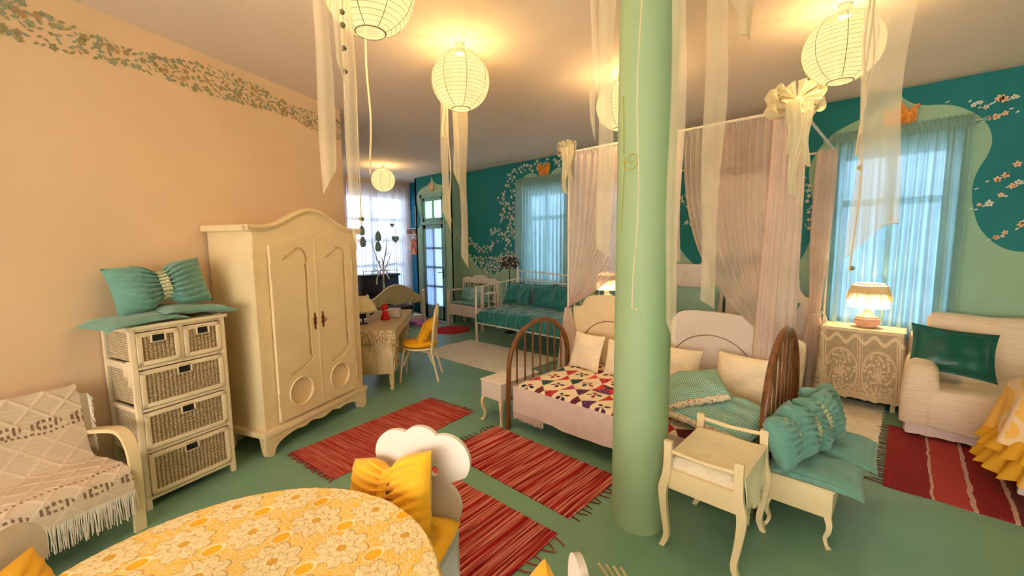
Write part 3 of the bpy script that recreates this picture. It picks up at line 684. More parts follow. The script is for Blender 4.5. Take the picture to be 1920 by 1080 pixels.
# ------------------------------------------------------------ cane sofa with a crochet throw at the left edge
sf = thing('sofa', 'bentwood two-seat sofa under a cream crochet throw with fringe, left edge of the room', 'sofa', at_wall(-.80, .30), WROT)
SW = 1.16
for a in (-1, 1):
    x = MB(); xx = a * (SW / 2 + .01)
    pth = [(-.235, 0), (-.245, .2), (-.25, .40), (-.235, .50), (-.19, .57), (-.12, .595), (0, .58), (.16, .55), (.22, .54)]
    P = spline([(p[0], p[1], 0) for p in pth], 5)
    vs = []; 
    for i, p in enumerate(P):
        q = P[min(i + 1, len(P) - 1)] - P[max(i - 1, 0)]; q.normalize(); nrm = Vector((-q.y, q.x, 0)) * .011
        for dx in (-.028, .028):
            for s_ in (-1, 1): vs.append((xx + dx, p.x + nrm.x * s_, p.y + nrm.y * s_))
    fs = []
    for i in range(len(P) - 1):
        a0 = i * 4; b0 = a0 + 4
        for (j, k) in ((0, 1), (1, 3), (3, 2), (2, 0)): fs.append((a0 + j, a0 + k, b0 + k, b0 + j))
    fs += [(0, 2, 3, 1), (len(vs) - 4, len(vs) - 3, len(vs) - 1, len(vs) - 2)]
    x.add(vs, fs); x.build('bentwood_arm', m_cream_wood, sf, angle=50)
    x = MB().box(xx - .02, xx + .02, .20, .24, 0, .56, bev=.004); x.build('leg', m_cream_wood, sf)
x = MB().box(-SW / 2 + .02, SW / 2 - .02, -.22, .22, .26, .30).box(-SW / 2 + .02, SW / 2 - .02, .19, .23, .30, .74)
x.build('seat_frame', m_cream_wood, sf)
for a in (.18, -.3): MB().tube([(a, -.12, 0), (a, -.12, .28)], .014).build('under_leg', m_black, sf)
# throw: pattern coordinates s across, t from the top of the back to the front hem
m_crochet = M_attr('crochet_throw', .95, 300, .3)
def crochet():
    nu, nv = 300, 190; vs = []; cols = []
    prof = spline([(.25, .60), (.245, .80), (.215, .84), (.18, .825), (.14, .62), (.11, .47), (.07, .425), (-.05, .43), (-.2, .425), (-.265, .40), (-.285, .34), (-.29, .27)], 8)
    L = [0]
    for i in range(1, len(prof)): L.append(L[-1] + (prof[i] - prof[i - 1]).length)
    for j in range(nv):
        d = L[-1] * j / (nv - 1); k = next(i for i in range(1, len(L)) if L[i] >= d - 1e-9); f = (d - L[k - 1]) / (L[k] - L[k - 1]); p = prof[k - 1].lerp(prof[k], f); tg = (prof[k] - prof[k - 1]).normalized(); nr = Vector((tg.y, -tg.x)); nr = nr if nr.y > 0 or nr.x < 0 else -nr
        for i in range(nu):
            s = -SW / 2 + .02 + (SW - .04) * i / (nu - 1)
            dia = abs(((s * 7 + d * 7) % 1) - .5) + 0; dib = abs(((s * 7 - d * 7) % 1) - .5)
            ridge = max(math.exp(-((.5 - dia) / .06) ** 2), math.exp(-((.5 - dib) / .06) ** 2))
            rib = .5 + .5 * math.sin(d * 260 + 2 * math.sin(s * 30))
            hgt = .004 * ridge + .0015 * rib
            hole = 0
            for d0, w_ in ((.46, .028), (.03 + L[-1] - .12, .026)):
                ph = (s * 6.2) % 1; eye = ((ph - .5) / .42) ** 2 + ((d - d0) / w_) ** 2
                if eye < 1 and eye > .18 and math.sin(ph * 2 * PI * 7) > -.1: hole = 1
            for d0 in (.075, .50, L[-1] - .19):
                if abs(d - d0 - .006 * math.sin(s * 20)) < .006 and math.sin(s * 260) > 0: hole = 1
            wz = .010 * math.sin(s * 3.3 + 1) * (d / L[-1])
            vs.append((s, p.x - (.001 + hgt) * (1 if d < .45 else .3) - .003 * math.sin(s * 12 + d * 4), p.y + hgt + wz * (d > .8 * L[-1]) + .004 * math.sin(s * 9)))
            base = np.array((.76, .60, .44)) * (.90 + .12 * ridge + .05 * rib)
            if hole: base = np.array((.22, .13, .08))
            cols.append((*base, 1))
    fs = [(j * nu + i, j * nu + i + 1, (j + 1) * nu + i + 1, (j + 1) * nu + i) for j in range(nv - 1) for i in range(nu - 1)]
    b = MB(); b.add(vs, fs); b.col = cols; return b
MB_th = crochet(); th = MB_th.build('crochet_throw', m_crochet, sf, angle=0)
x = MB()
for i in range(340):
    s = -SW / 2 + .02 + (SW - .04) * i / 339; l = uni(.12, .15); dx = uni(-.008, .008); z0 = .27 + .010 * math.sin(s * 3.3 + 1) + .004 * math.sin(s * 9)
    x.tube([(s, -.291, z0 + .01), (s + dx, -.293 + uni(-.004, .004), z0 - l * .5), (s + dx * 1.6, -.292 + uni(-.006, .006), z0 - l)], [.0022, .002, .0014], 4)
x.build('fringe', m_white_cloth, th, kind='stuff')
x = MB()
for i in range(50):
    z = .46 + .33 * i / 49; x.tube([(SW / 2 - .02, .13 + .09 * (z - .46), z), (SW / 2 + .02, .14 + .09 * (z - .46), z - .012), (SW / 2 + .03 + uni(-.006, .006), .145, z - .05)], .0025, 4)
x.build('side_fringe', m_white_cloth, th, kind='stuff')

# ------------------------------------------------------------ rag rugs
def rug(name, cx, cy, L, Wd, rz, mat, label, group, fringe_mat, fl=.07, nf=26, both=True, bands=None, th=.008, seed=0):
    t = thing(name, label, 'rug', (cx, cy, 0), rz, group)
    def fn(a, b):
        x_ = (a - .5) * L; y_ = (b - .5) * Wd
        return (x_ + .008 * nz(y_ * 6, seed, s=1), y_ + .010 * nz(x_ * 5, seed + 3), th + .0035 * nz(x_ * 4 + seed, y_ * 4))
    n1, n2 = 90, 40; b = MB().grid(fn, n1, n2)
    edge = [i for i in range(n1)] + [j * n1 + n1 - 1 for j in range(1, n2)] + [(n2 - 1) * n1 + i for i in range(n1 - 2, -1, -1)] + [j * n1 for j in range(n2 - 2, 0, -1)]
    k = len(b.v); b.v += [(b.v[i][0], b.v[i][1], .001) for i in edge]; m = len(edge)
    b.f += [(edge[i], k + i, k + (i + 1) % m, edge[(i + 1) % m]) for i in range(m)]; b.m += [0] * m
    o = b.build('weave', mat, t, weld=False, angle=50)
    for e in ((-1, 1) if both else (-1,)):
        q = MB()
        for i in range(nf):
            y_ = -Wd / 2 + Wd * (i + .5) / nf; a = uni(-.5, .5); l = uni(.6, 1) * fl
            q.tube([(e * (L / 2 - .01), y_, .006), (e * (L / 2 + l * .5), y_ + a * l * .3, .006), (e * (L / 2 + l), y_ + a * l, .005)], [.004, .0035, .003], 5)
        q.build('fringe', fringe_mat, t, kind='stuff')
    return t
reds = [(.07, .003, .006), (.26, .008, .015), (.46, .015, .02), (.12, .004, .01), (.52, .08, .06), (.72, .34, .26), (.40, .012, .02), (.18, .01, .02), (.55, .06, .05)]
m_rugA = M_stripes('brick_red_rag_weave', [(.28, .02, .018), (.45, .04, .03), (.38, .03, .03), (.62, .20, .13), (.42, .03, .03), (.30, .02, .02), (.55, .08, .06)], 45, 'X', .8)
m_rugB = M_stripes('crimson_rag_weave', reds, 30, 'X', .45)
m_darkred = M('dark_red_yarn', (.12, .01, .015), .9); m_redyarn = M('red_yarn', (.35, .02, .02), .9)
rug('rag_rug', -3.24, 1.83, 1.45, .64, R(96.5), m_rugA, 'brick red rag rug in front of the wardrobe', 'red rag rugs on the green floor', m_redyarn, .05, 30, seed=1)
rug('rag_rug', -1.985, 2.225, 1.24, .60, R(0), m_rugB, 'crimson striped rag rug between the patchwork bed and the other striped rug', 'red rag rugs on the green floor', m_darkred, .08, 12, seed=7)
rug('rag_rug', -1.90, 1.47, 1.14, .56, R(2), m_rugB, 'crimson striped rag rug behind the cloud-backed chair, nearest the camera', 'red rag rugs on the green floor', m_redyarn, .09, 9, seed=12)
def banded(name, cols, edges, sc=1):
    m, nt, b = newmat(name); v = coords(nt)
    sp = nt.nodes.new('ShaderNodeSeparateXYZ'); n = nt.nodes.new('ShaderNodeTexNoise'); n.inputs['Scale'].default_value = 9; nt.links.new(v, n.inputs['Vector']); nt.links.new(v, sp.inputs[0])
    a = nt.nodes.new('ShaderNodeMath'); a.operation = 'MULTIPLY_ADD'; nt.links.new(n.outputs[0], a.inputs[0]); a.inputs[1].default_value = .03; nt.links.new(sp.outputs[0], a.inputs[2])
    mr = nt.nodes.new('ShaderNodeMapRange'); mr.inputs[1].default_value = -1; mr.inputs[2].default_value = 1; nt.links.new(a.outputs[0], mr.inputs[0])
    c = ramp(nt, mr.outputs[0], [((e + 1) / 2, q) for e, q in zip(edges, cols)], 'CONSTANT')
    w_ = nt.nodes.new('ShaderNodeTexWave'); w_.inputs['Scale'].default_value = 40; w_.bands_direction = 'X'; w_.inputs['Distortion'].default_value = 3; nt.links.new(v, w_.inputs[0])
    mx = nt.nodes.new('ShaderNodeMix'); mx.data_type = 'RGBA'; mx.blend_type = 'MULTIPLY'; mx.inputs[0].default_value = .25
    nt.links.new(c, mx.inputs[6]); nt.links.new(w_.outputs[0], mx.inputs[7]); nt.links.new(mx.outputs[2], b.inputs['Base Color'])
    b.inputs['Roughness'].default_value = .95; bump(nt, b, w_.outputs[0], .5); return m
cR = (.38, .015, .02); cW = (.85, .50, .40); cC = (.62, .06, .05); cD = (.34, .004, .008); cM = (.22, .02, .025)
m_band = banded('banded_red_weave', [cR, cW, cC, cW, cD, cW, cM, cW, cC, cW, cR], [-1, -.74, -.72, -.555, -.535, -.385, -.365, -.18, -.16, .1, .12])
rug('rag_rug', .96, 4.27, 1.96, 1.26, R(0), m_band, 'red rug with broad coral and crimson bands in front of the white sofa', None, m_darkred, .10, 26, seed=4)
m_whiterug = M('white_woven_wool', (.86, .78, .64), .95, 20, .08, .5, 80)
rug('rug', -4.45, 4.13, 1.85, 1.05, R(2), m_whiterug, 'plain white woven rug in front of the teal daybed', None, m_whiterug, .02, 50, seed=9)
rug('rug', -.345, 4.62, .55, 1.62, R(0), m_whiterug, 'plain cream woven rug beside the lace-covered lamp table', None, m_whiterug, .02, 16, seed=15)
x = MB()
x.grid(lambda a, b: ((.36 + .006 * math.sin(a * 2 * PI * 17)) * min(b * 1.2, 1) * math.cos(2 * PI * a), (.36 + .006 * math.sin(a * 2 * PI * 17)) * min(b * 1.2, 1) * math.sin(2 * PI * a), .02 + .005 * nz(math.cos(2 * PI * a) * b * 20, math.sin(2 * PI * a) * b * 20) if b < .84 else .002), 90, 26, wrap=True)
tag(x.build('rug', m_red, loc=(-6.3, 4.93, 0)), 'small round red shaggy rug near the glazed door', 'rug')
m_pinkrug = M_stripes('magenta_rag_weave', [(.35, .01, .08), (.60, .04, .18), (.75, .3, .4), (.45, .02, .1), (.2, .01, .05)], 30, 'X', 2)
rug('rug', -7.55, 5.02, 1.0, .60, R(2), m_pinkrug, 'magenta striped mat in front of the glazed mint door', None, m_pinkrug, .03, 16, seed=22)
# ------------------------------------------------------------ patchwork daybed with hooped ends
pb = thing('daybed', 'low daybed with bent brown spindle hoops at both ends, under the patchwork quilt', 'bed', (-1.52, 3.10, 0), 0)
def hoop(u, v0, v1, top, name):
    vc = (v0 + v1) / 2; x = MB(); rad = (v1 - v0) / 2
    def hz(v):
        t = abs(v - vc) / rad; return .50 + (top - .50) * max(0, 1 - t ** 2.3) ** .5 if t < 1 else .5
    P = [(u, v0 - .015, 0), (u, v0 - .008, .25)] + [(u, vc - rad * math.cos(a), .50 + (top - .50) * math.sin(a) ** .9) for a in [PI * i / 22 for i in range(23)]] + [(u, v1 + .008, .25), (u, v1 + .015, 0)]
    P = [(p[0] + 1.52, p[1] - 3.10, p[2]) for p in P]
    x.tube(P, .022, 10, flat=1.15); o = x.build(name, m_brown, pb)
    for i in range(7):
        v = v0 + (v1 - v0) * (i + 1) / 8; t = abs(v - vc) / rad; z1 = .50 + (top - .50) * math.sin(math.acos(min(1, t))) ** .9
        MB().tube([(u + 1.52, v - 3.10, .27), (u + 1.52, vc + (v - vc) * 1.0 - 3.10, z1 - .005)], [.0085, .0085], 8).build('spindle', m_brown, o)
    MB().tube([(u + 1.52, v0 - 3.10, .27), (u + 1.52, v1 - 3.10, .27)], .014).build('hoop_rail', m_brown, o)
hoop(-2.50, 2.58, 3.46, .93, 'foot_hoop'); hoop(-.545, 2.70, 3.66, 1.07, 'head_hoop')
MB().box(-.93, .93, -.46, .46, .15, .30, bev=.01).build('bed_frame', m_brown, pb)
def soft_box(x0, x1, y0, y1, z0, z1, r=.06, seed=0, wob=.012, nx=60, ny=36):
    b = MB(); cx = (x0 + x1) / 2; cy = (y0 + y1) / 2
    def fn(a, c):
        a = 2 * a - 1; c = 2 * c - 1; th = ((1 - abs(a) ** 10) * (1 - abs(c) ** 10)) ** .5 if abs(a) < 1 and abs(c) < 1 else 0
        return (cx + a * (x1 - x0) / 2, cy + c * (y1 - y0) / 2, z1 - r * (1 - th) + wob * nz(a * 5 + seed, c * 4) * th)
    b.grid(fn, nx, ny)
    edge = [i for i in range(nx)] + [j * nx + nx - 1 for j in range(1, ny)] + [(ny - 1) * nx + i for i in range(nx - 2, -1, -1)] + [j * nx for j in range(ny - 2, 0, -1)]
    k = len(b.v); m = len(edge); b.v += [(b.v[i][0], b.v[i][1], z0) for i in edge]; b.f += [(edge[i], k + i, k + (i + 1) % m, edge[(i + 1) % m]) for i in range(m)] + [tuple(k + i for i in range(m))]
    b.m = [0] * len(b.f); return b
soft_box(-.93, .93, -.47, .48, .24, .40).build('mattress', m_pinkcloth, pb)
def skirt(path, z1, z0, n=200, amp=.012, nv=10, hem=.01, k=26, flare=.03):
    P = spline([Vector((p[0], p[1], 0)) for p in path], 12) if len(path) > 4 else [Vector((p[0], p[1], 0)) for p in path]
    L = [0]
    for i in range(1, len(P)): L.append(L[-1] + (P[i] - P[i - 1]).length)
    def at(s):
        d = s * L[-1]; i = min(len(P) - 2, max(0, next((i for i in range(1, len(L)) if L[i] >= d), len(L) - 1) - 1)); f = (d - L[i]) / max(1e-9, L[i + 1] - L[i]); t = (P[i + 1] - P[i]).normalized(); return P[i].lerp(P[i + 1], f), Vector((t.y, -t.x, 0))
    def fn(a, b):
        p, nn = at(a); w = b ** .8 * amp * (math.sin(a * L[-1] * k + 1.5 * math.sin(a * 23)) + .6 * math.sin(a * L[-1] * k * 2.3)); q = p + nn * (w + flare * b)
        return (q.x, q.y, z1 + (z0 - z1) * b + hem * math.sin(a * L[-1] * 7) * b)
    return MB().grid(fn, n, nv)
sk_ = skirt([(-.96, .40), (-.96, -.49), (.93, -.49)], .395, .145, 220, .005, 12, .008, 14, .0)
o = sk_.build('sheet', m_pinkcloth, pb, weld=False)
x = MB()
for i in range(150):
    u = -.95 + .34 * i / 149; x.tube([(u, -.492 + .01 * math.sin(i), .165), (u + uni(-.006, .006), -.495 + uni(-.01, .01), .145 - uni(.03, .055))], [.003, .002], 4)
x.build('sheet_fringe', m_pinkcloth, pb, kind='stuff')
# quilt
m_quilt = M_attr('patchwork_cotton', .9, 120, .35)
def quilt():
    W, D = 1.86, 1.0; nu, nv = 310, 170; c = .185; vs = []; cols = []
    pal = [(.10, .005, .02), (.30, .01, .02), (.02, .03, .07), (.07, .015, .08), (.50, .02, .015), (.62, .40, .04), (.01, .045, .05), (.25, .02, .06)]
    rr = random.Random(11); tab = {}
    def cell(i, j):
        if (i, j) not in tab: tab[(i, j)] = [rr.choice(pal) for _ in range(4)] + [rr.random()]
        return tab[(i, j)]
    white = (.84, .70, .52)
    for j in range(nv):
        for i in range(nu):
            x = (i / (nu - 1) - .5) * W; y = (j / (nv - 1) - .5) * D
            i_ = math.floor(x / c); j_ = math.floor(y / c); fx = x / c - i_ - .5; fy = y / c - j_ - .5; t = cell(i_, j_); col = white
            if (i_ + j_) % 2 == 0:
                r = math.hypot(fx, fy); a = math.atan2(fy, fx) + t[4] * 2; k = 4
                q = abs(((a / (2 * PI) * k) % 1) - .5) * 2
                if r < .36 and q < .62 * math.sin(min(1, r / .36) * PI) + .0: col = t[0] if int((a / (2 * PI) * k) % k) % 2 else t[1]
                if r < .03: col = t[2]
            else:
                if abs(fx) > abs(fy): col = t[0] if fx > 0 else t[1]
                elif t[4] > .72: col = t[2]
                if col != white:
                    s = nz(x * 60, y * 60, t[4] * 9)
                    if s > .1 and t[4] > .35: col = tuple(min(1, v * 2.2 + .03) for v in col)
            puff = .006 * (1 - max(abs(fx), abs(fy)) * 2) + .004 * (1 - abs(abs(fx) - abs(fy)) * 3)
            z = .412 + puff + .010 * nz(x * 3, y * 3)
            if y < -D / 2 + .05: z -= (((-D / 2 + .05) - y) / .05) ** 2 * .035
            vs.append((x, y, z)); cols.append((*col, 1))
    fs = [(j * nu + i, j * nu + i + 1, (j + 1) * nu + i + 1, (j + 1) * nu + i) for j in range(nv - 1) for i in range(nu - 1)]
    b = MB(); b.add(vs, fs); b.col = cols; return b
q = quilt().build('quilt', m_quilt, angle=0, loc=(-1.50, 3.11, .0)); tag(q, 'patchwork quilt of red, navy and purple triangles with petal flowers on the low daybed', 'quilt')
# pillows on the daybed
PG = 'cream quilted cushions along the patchwork bed'
def cushion(name, w, h, t, mat, label, cat, loc, rot, group=None, **k):
    o = pillow_mb(w, h, t, **k).build(name, mat); o.location = loc; o.rotation_euler = rot; return tag(o, label, cat, group)
cushion('cushion', .38, .36, .12, m_quiltwhite, 'cream quilted cushion leaning beside the left brown hoop', 'cushion', (-2.24, 3.42, .585), (R(72), 0, R(-8)), PG, seed=1, wr=.012)
cushion('cushion', .38, .34, .12, m_quiltwhite, 'cream quilted cushion whose right side is hidden by the green pillar', 'cushion', (-1.84, 3.44, .575), (R(72), 0, R(3)), PG, seed=2, wr=.012)
cushion('cushion', .40, .36, .12, m_quiltwhite, 'cream quilted cushion just right of the green pillar', 'cushion', (-1.36, 3.44, .59), (R(74), 0, R(-3)), PG, seed=3, wr=.012)
cushion('cushion', .46, .38, .12, m_quiltwhite, 'cream quilted cushion behind the polka-dot pillows', 'cushion', (-.83, 3.44, .60), (R(72), 0, R(-5)), PG, seed=4, wr=.012)
def M_polka():
    m, nt, b = newmat('aqua_polka_dot_cotton'); v = coords(nt, (1, 1, .0))
    vo = nt.nodes.new('ShaderNodeTexVoronoi'); vo.inputs['Scale'].default_value = 74; vo.inputs['Randomness'].default_value = .12; nt.links.new(v, vo.inputs['Vector'])
    nt.links.new(ramp(nt, vo.outputs['Distance'], [(.0, (.75, .78, .55)), (.24, (.75, .78, .55)), (.28, (.16, .40, .36))]), b.inputs['Base Color']); b.inputs['Roughness'].default_value = .85
    n = nt.nodes.new('ShaderNodeTexNoise'); n.inputs['Scale'].default_value = 60; nt.links.new(coords(nt), n.inputs['Vector']); bump(nt, b, n.outputs[0], .2); return m
m_polka = M_polka()
def M_floral():
    m, nt, b = newmat('cream_floral_trim'); v = coords(nt)
    vo = nt.nodes.new('ShaderNodeTexVoronoi'); vo.inputs['Scale'].default_value = 55; vo.inputs['Randomness'].default_value = .8; nt.links.new(v, vo.inputs['Vector'])
    nt.links.new(ramp(nt, vo.outputs['Distance'], [(.0, (.10, .03, .03)), (.26, (.30, .10, .08)), (.34, (.72, .60, .42))]), b.inputs['Base Color']); b.inputs['Roughness'].default_value = .9
    return m
m_floral = M_floral()
def trimmed(label, w, h, t, loc, rot, seed):
    o = cushion('pillow', w, h, t, m_polka, label, 'pillow', loc, rot, 'polka-dot pillows on the daybed', seed=seed, wr=.018, n=30, pinch=.05)
    def fn(a, b):
        ang = 2 * PI * b; x = w / 2 * (2 * a - 1) * .95; yy = -h / 2 * (1 - .05 * (1 - (2 * a - 1) ** 2)) + .004
        rr_ = (.022 + .004 * math.sin(a * 40)) * (max(0, 1 - abs(2 * a - 1) ** 8)) ** .5
        return (x, yy + rr_ * math.cos(ang), rr_ * 1.1 * math.sin(ang))
    MB().grid(fn, 40, 12).build('floral_edge', m_floral, o); return o
trimmed('aqua polka-dot pillow with floral edge lying under the other on the daybed', .66, .50, .17, (-.88, 2.92, .50), (R(6), R(3), R(-10)), 5)
trimmed('aqua polka-dot pillow with floral edge lying on top, nearer the pillar', .42, .44, .13, (-1.05, 2.98, .615), (R(8), R(-16), R(28)), 9)

# ------------------------------------------------------------ small white benches beyond the hoops
def cab_leg(b, x, y, h, sx, sy, r=.018, mi=0):
    P = [(x, y, h), (x + sx * .012, y + sy * .012, h * .78), (x + sx * .010, y + sy * .010, h * .55), (x - sx * .004, y - sy * .004, h * .28), (x + sx * .006, y + sy * .006, h * .08), (x + sx * .022, y + sy * .022, 0)]
    P = spline(P, 4); k = len(P); b.tube(P, [r * (1.25 - .6 * min(1, i / k * 1.5) + (.25 if i > k - 4 else 0)) for i in range(k)], 4, mi); return b
def bench(label, cx, cy, w, d, top, side):
    t = thing('night_bench', label, 'bench', (cx, cy, 0), 0, 'small white benches beside the daybed')
    MB().box(-w / 2, w / 2, -d / 2, d / 2, top - .165, top - .012, bev=.004).build('box', m_cream_wood if side > 0 else m_pinkwhite, t)
    MB().box(-w / 2 - .008, w / 2 + .008, -d / 2 - .008, d / 2 + .008, top - .014, top, bev=.004).build('lid', m_cream_wood if side > 0 else m_pinkwhite, t)
    for a in (-1, 1):
        for b in (-1, 1): cab_leg(MB(), a * (w / 2 - .02), b * (d / 2 - .02), top - .16, a, b).build('leg', m_cream_wood, t)
    return t
bench('small white bench under the green bow cushions, right of the tall brown hoop', -.355, 3.02, .31, .72, .335, 1)
bench('small white bench with cabriole legs left of the smaller brown hoop', -2.69, 2.80, .26, .52, .40, -1)
# pads and bow cushions on the right bench
pg = 'green pads on the white bench'
def pad(label, w, h, t, loc, rot, seed, droop, ax):
    o = pad_mb(w, h, t, seed, droop, ax).build('seat_pad', m_aqua); o.location = loc; o.rotation_euler = rot; return tag(o, label, 'seat pad', pg)
pad('green quilted seat pad with piped border, nearer the camera on the white bench', .44, .38, .055, (-.30, 2.81, .372), (R(2), R(3), R(4)), 2, .07, (1.0, .6))
pad('green quilted seat pad farther back on the white bench, behind the nearer pad', .46, .42, .055, (-.27, 3.20, .385), (R(4), R(3), R(2)), 5, .09, (1.0, .1))
bg = 'green bow cushions on the white bench'
E0 = (0, 0, 0)
for lab, p, rot, s_ in (('green bow cushion nearest the camera on the white bench', (-.43, 2.73, .545), (R(70), R(-6), R(82)), 1),
                        ('green bow cushion second from the front on the white bench', (-.36, 2.90, .555), (R(66), R(4), R(74)), 2),
                        ('green bow cushion third from the front on the white bench', (-.33, 3.08, .565), (R(66), R(-3), R(68)), 3),
                        ('green bow cushion farthest back on the white bench', (-.34, 3.32, .555), (R(66), R(3), R(70)), 4)):
    bow_cushion('bow_cushion', .34, .30, .16, m_aqua, lab, 'cushion', E0, 0, p, rot, m_check, s_ * 3, bg, .34)

# ------------------------------------------------------------ cream stool in front
st = thing('stool', 'cream stool with curved cabriole legs and raised rails in front of the patchwork bed', 'stool', (-.685, 2.345, 0), 0)
sw, sd = .36, .50
for a in (-1, 1):
    for b in (-1, 1):
        x0_, y0_ = a * (sw / 2 - .008), b * (sd / 2 - .01)
        P = spline([(x0_, y0_, .60), (x0_, y0_, .52), (x0_ + a * .004, y0_, .42), (x0_ + a * .022, y0_ + b * .004, .32), (x0_ + a * .010, y0_, .18), (x0_ - a * .004, y0_, .07), (x0_ + a * .018, y0_ + b * .004, 0)], 5)
        k = len(P); g = MB(); vs = []
        for i, p in enumerate(P):
            f = i / (k - 1); hx = .021 * (1 + .25 * math.exp(-((f - .45) / .15) ** 2) - .35 * f); hy = .013
            vs += [(p.x - hx, p.y - hy, p.z), (p.x + hx, p.y - hy, p.z), (p.x + hx, p.y + hy, p.z), (p.x - hx, p.y + hy, p.z)]
        fs = [(i * 4 + j, i * 4 + (j + 1) % 4, i * 4 + 4 + (j + 1) % 4, i * 4 + 4 + j) for i in range(k - 1) for j in range(4)] + [(0, 3, 2, 1), (k * 4 - 4, k * 4 - 3, k * 4 - 2, k * 4 - 1)]
        g.add(vs, fs); g.build('leg', m_cream_wood, st, angle=40)
MB().box(-sw / 2 + .015, sw / 2 - .015, -sd / 2 + .01, -sd / 2 + .03, .335, .445).box(-sw / 2 + .015, sw / 2 - .015, sd / 2 - .03, sd / 2 - .01, .335, .445).box(-sw / 2 + .0, -sw / 2 + .02, -sd / 2 + .02, sd / 2 - .02, .335, .445).box(sw / 2 - .02, sw / 2 - .0, -sd / 2 + .02, sd / 2 - .02, .335, .445).build('apron', m_cream_wood, st)
for b in (-1, 1): MB().tube([(-sw / 2 + .01, b * (sd / 2 - .012), .545 + .03 * (b > 0)), (0, b * (sd / 2 - .012), .535 + .03 * (b > 0)), (sw / 2 - .01, b * (sd / 2 - .012), .545 + .03 * (b > 0))], .011).build('end_rail', m_cream_wood, st)
soft_box(-sw / 2 + .012, sw / 2 - .012, -sd / 2 + .03, sd / 2 - .03, .435, .515, .03, 3, .004, 24, 30).build('seat_cushion', m_quiltwhite, st)
m_ecru = M('ecru_linen', (.94, .80, .54), .9, 10, .06, .4, 120)
def cloth_fn(a, b):
    y = -sd / 2 + .035 + (sd - .07) * b; L = .36 + .22; d = a * (L)
    if d < sw: x = -sw / 2 + .005 + d; z = .522 + .003 * nz(d * 9, y * 9)
    else: e = d - sw; x = sw / 2 + .012 + .012 * math.sin(y * 25 + e * 4) * min(1, e * 8); z = .520 - e - .028 * abs(math.sin(b * PI * 5)) * (e > .18) * (e - .18) / .04
    return (x, y + .008 * math.sin(a * 9), z)
cl = MB().grid(cloth_fn, 60, 50).build('stool_cloth', m_ecru, loc=(-.685, 2.345, 0)); cl.modifiers.new('t', 'SOLIDIFY').thickness = .003
tag(cl, 'plain ecru cloth laid over the cream stool, hanging down its right side', 'cloth')
m_lace = M('ecru_lace_edging', (.80, .62, .36), .9, 60, .35, .4, 200)
x = MB()
for i in range(26):
    y = -sd / 2 + .04 + (sd - .08) * i / 25; x.ball((sw / 2 + .016 + .01 * math.sin(y * 25), y, .300 - .028 * abs(math.sin(i / 25 * PI * 5))), .011, 4, sc=(.35, 1, 1))
x.build('lace_edging', m_lace, cl)

# ------------------------------------------------------------ two beds under the canopy
def bed_board(b, w, zb, shoulder, top, y0_, y1_, knob=True):
    h = w / 2
    half = [(h, zb), (h, shoulder - .06), (h - .01, shoulder - .01), (h - .05, shoulder), (h - .10, shoulder + .005), (h - .125, shoulder + .04), (h - .15, shoulder + .085), (h - .20, top - .02), (h - .30, top - .003), (0, top)]
    R_ = spline(half, 4)[:-1] if False else [tuple(p) for p in spline(half, 4)]
    outl = [(-p[0], p[1]) for p in R_][::1]; outl = [(-R_[0][0], R_[0][1])] ; outl = [(p[0], p[1]) for p in R_] + [(-p[0], p[1]) for p in R_[::-1][1:]]
    b.prism(outl, y0_, y1_)
def canopy_bed(label, cx, ft, hs):
    t = thing('bed', label, 'bed', (cx, 4.68, 0), 0, 'twin beds under the voile canopy')
    b = MB(); bed_board(b, .92, .12, ft - .14, ft, -1.0, -.965); o = b.build('footboard', m_cream_wood if ft > 1.1 else m_pinkwhite, t)
    ln = MB(); ln.tube([(.36 * math.cos(a), -1.003, .50 + .36 * math.sin(a)) for a in [PI * i / 30 for i in range(31)]], .0035, 5); ln.build('engraved_arc', m_brass, o)
    b = MB(); bed_board(b, .92, .12, 1.02, 1.36, .93, .965); o = b.build('headboard', m_pinkwhite, t)
    b = MB(); b.tube([(.035 * math.cos(2 * PI * j / 20), .925, 1.22 + .035 * math.sin(2 * PI * j / 20)) for j in range(20)], .006, 6, closed=True); b.ball((0, .925, 1.22), .014, 6); b.build('rosette', m_pinkwhite, o)
    for a in (-1, 1): MB().box(min(a * .44, a * .415), max(a * .44, a * .415), -.97, .94, .2, .40, bev=.004).build('side_rail', m_pinkwhite, t)
    for a in (-1, 1):
        for yy in (-.98, .945): MB().box(a * .43 - .025, a * .43 + .025, yy - .02, yy + .02, 0, .25, bev=.004).build('leg', m_pinkwhite, t)
    soft_box(-.43, .43, -.95, .92, .38, .56, .05, cx).build('mattress', m_white_cloth, t)
    b = soft_box(-.455, .455, -.955, .55, .50, .63, .06, cx + 4, .03, 50, 90); b.build('bedspread', m_fluffy, t)
    k = skirt([(.462, .55), (.462, -.955)] if True else [], .58, .12, 160, .012, 12, .02, 30, .02); k.build('bedspread_skirt', m_fluffy, t, weld=False)
    k = skirt([(-.462, -.955), (-.462, .55)], .58, .12, 160, .012, 12, .02, 30, .02); k.build('bedspread_skirt', m_fluffy, t, weld=False)
    return t
canopy_bed('white twin bed at left under the canopy, its footboard beside the green pillar', -2.12, 1.12, 0)
canopy_bed('white twin bed at right under the canopy, with fluffy bedspread showing at its side', -1.16, 1.06, 0)
cushion('bed_pillow', .62, .42, .16, m_polka, 'green dotted pillow against the left bed headboard', 'pillow', (-1.98, 5.48, .88), (R(68), 0, R(2)), 'green pillows on the twin beds', seed=7)
cushion('bed_pillow', .62, .42, .16, m_aqua, 'green pillow on the right twin bed behind the voile', 'pillow', (-1.14, 5.42, .80), (R(50), 0, R(-2)), 'green pillows on the twin beds', seed=8)

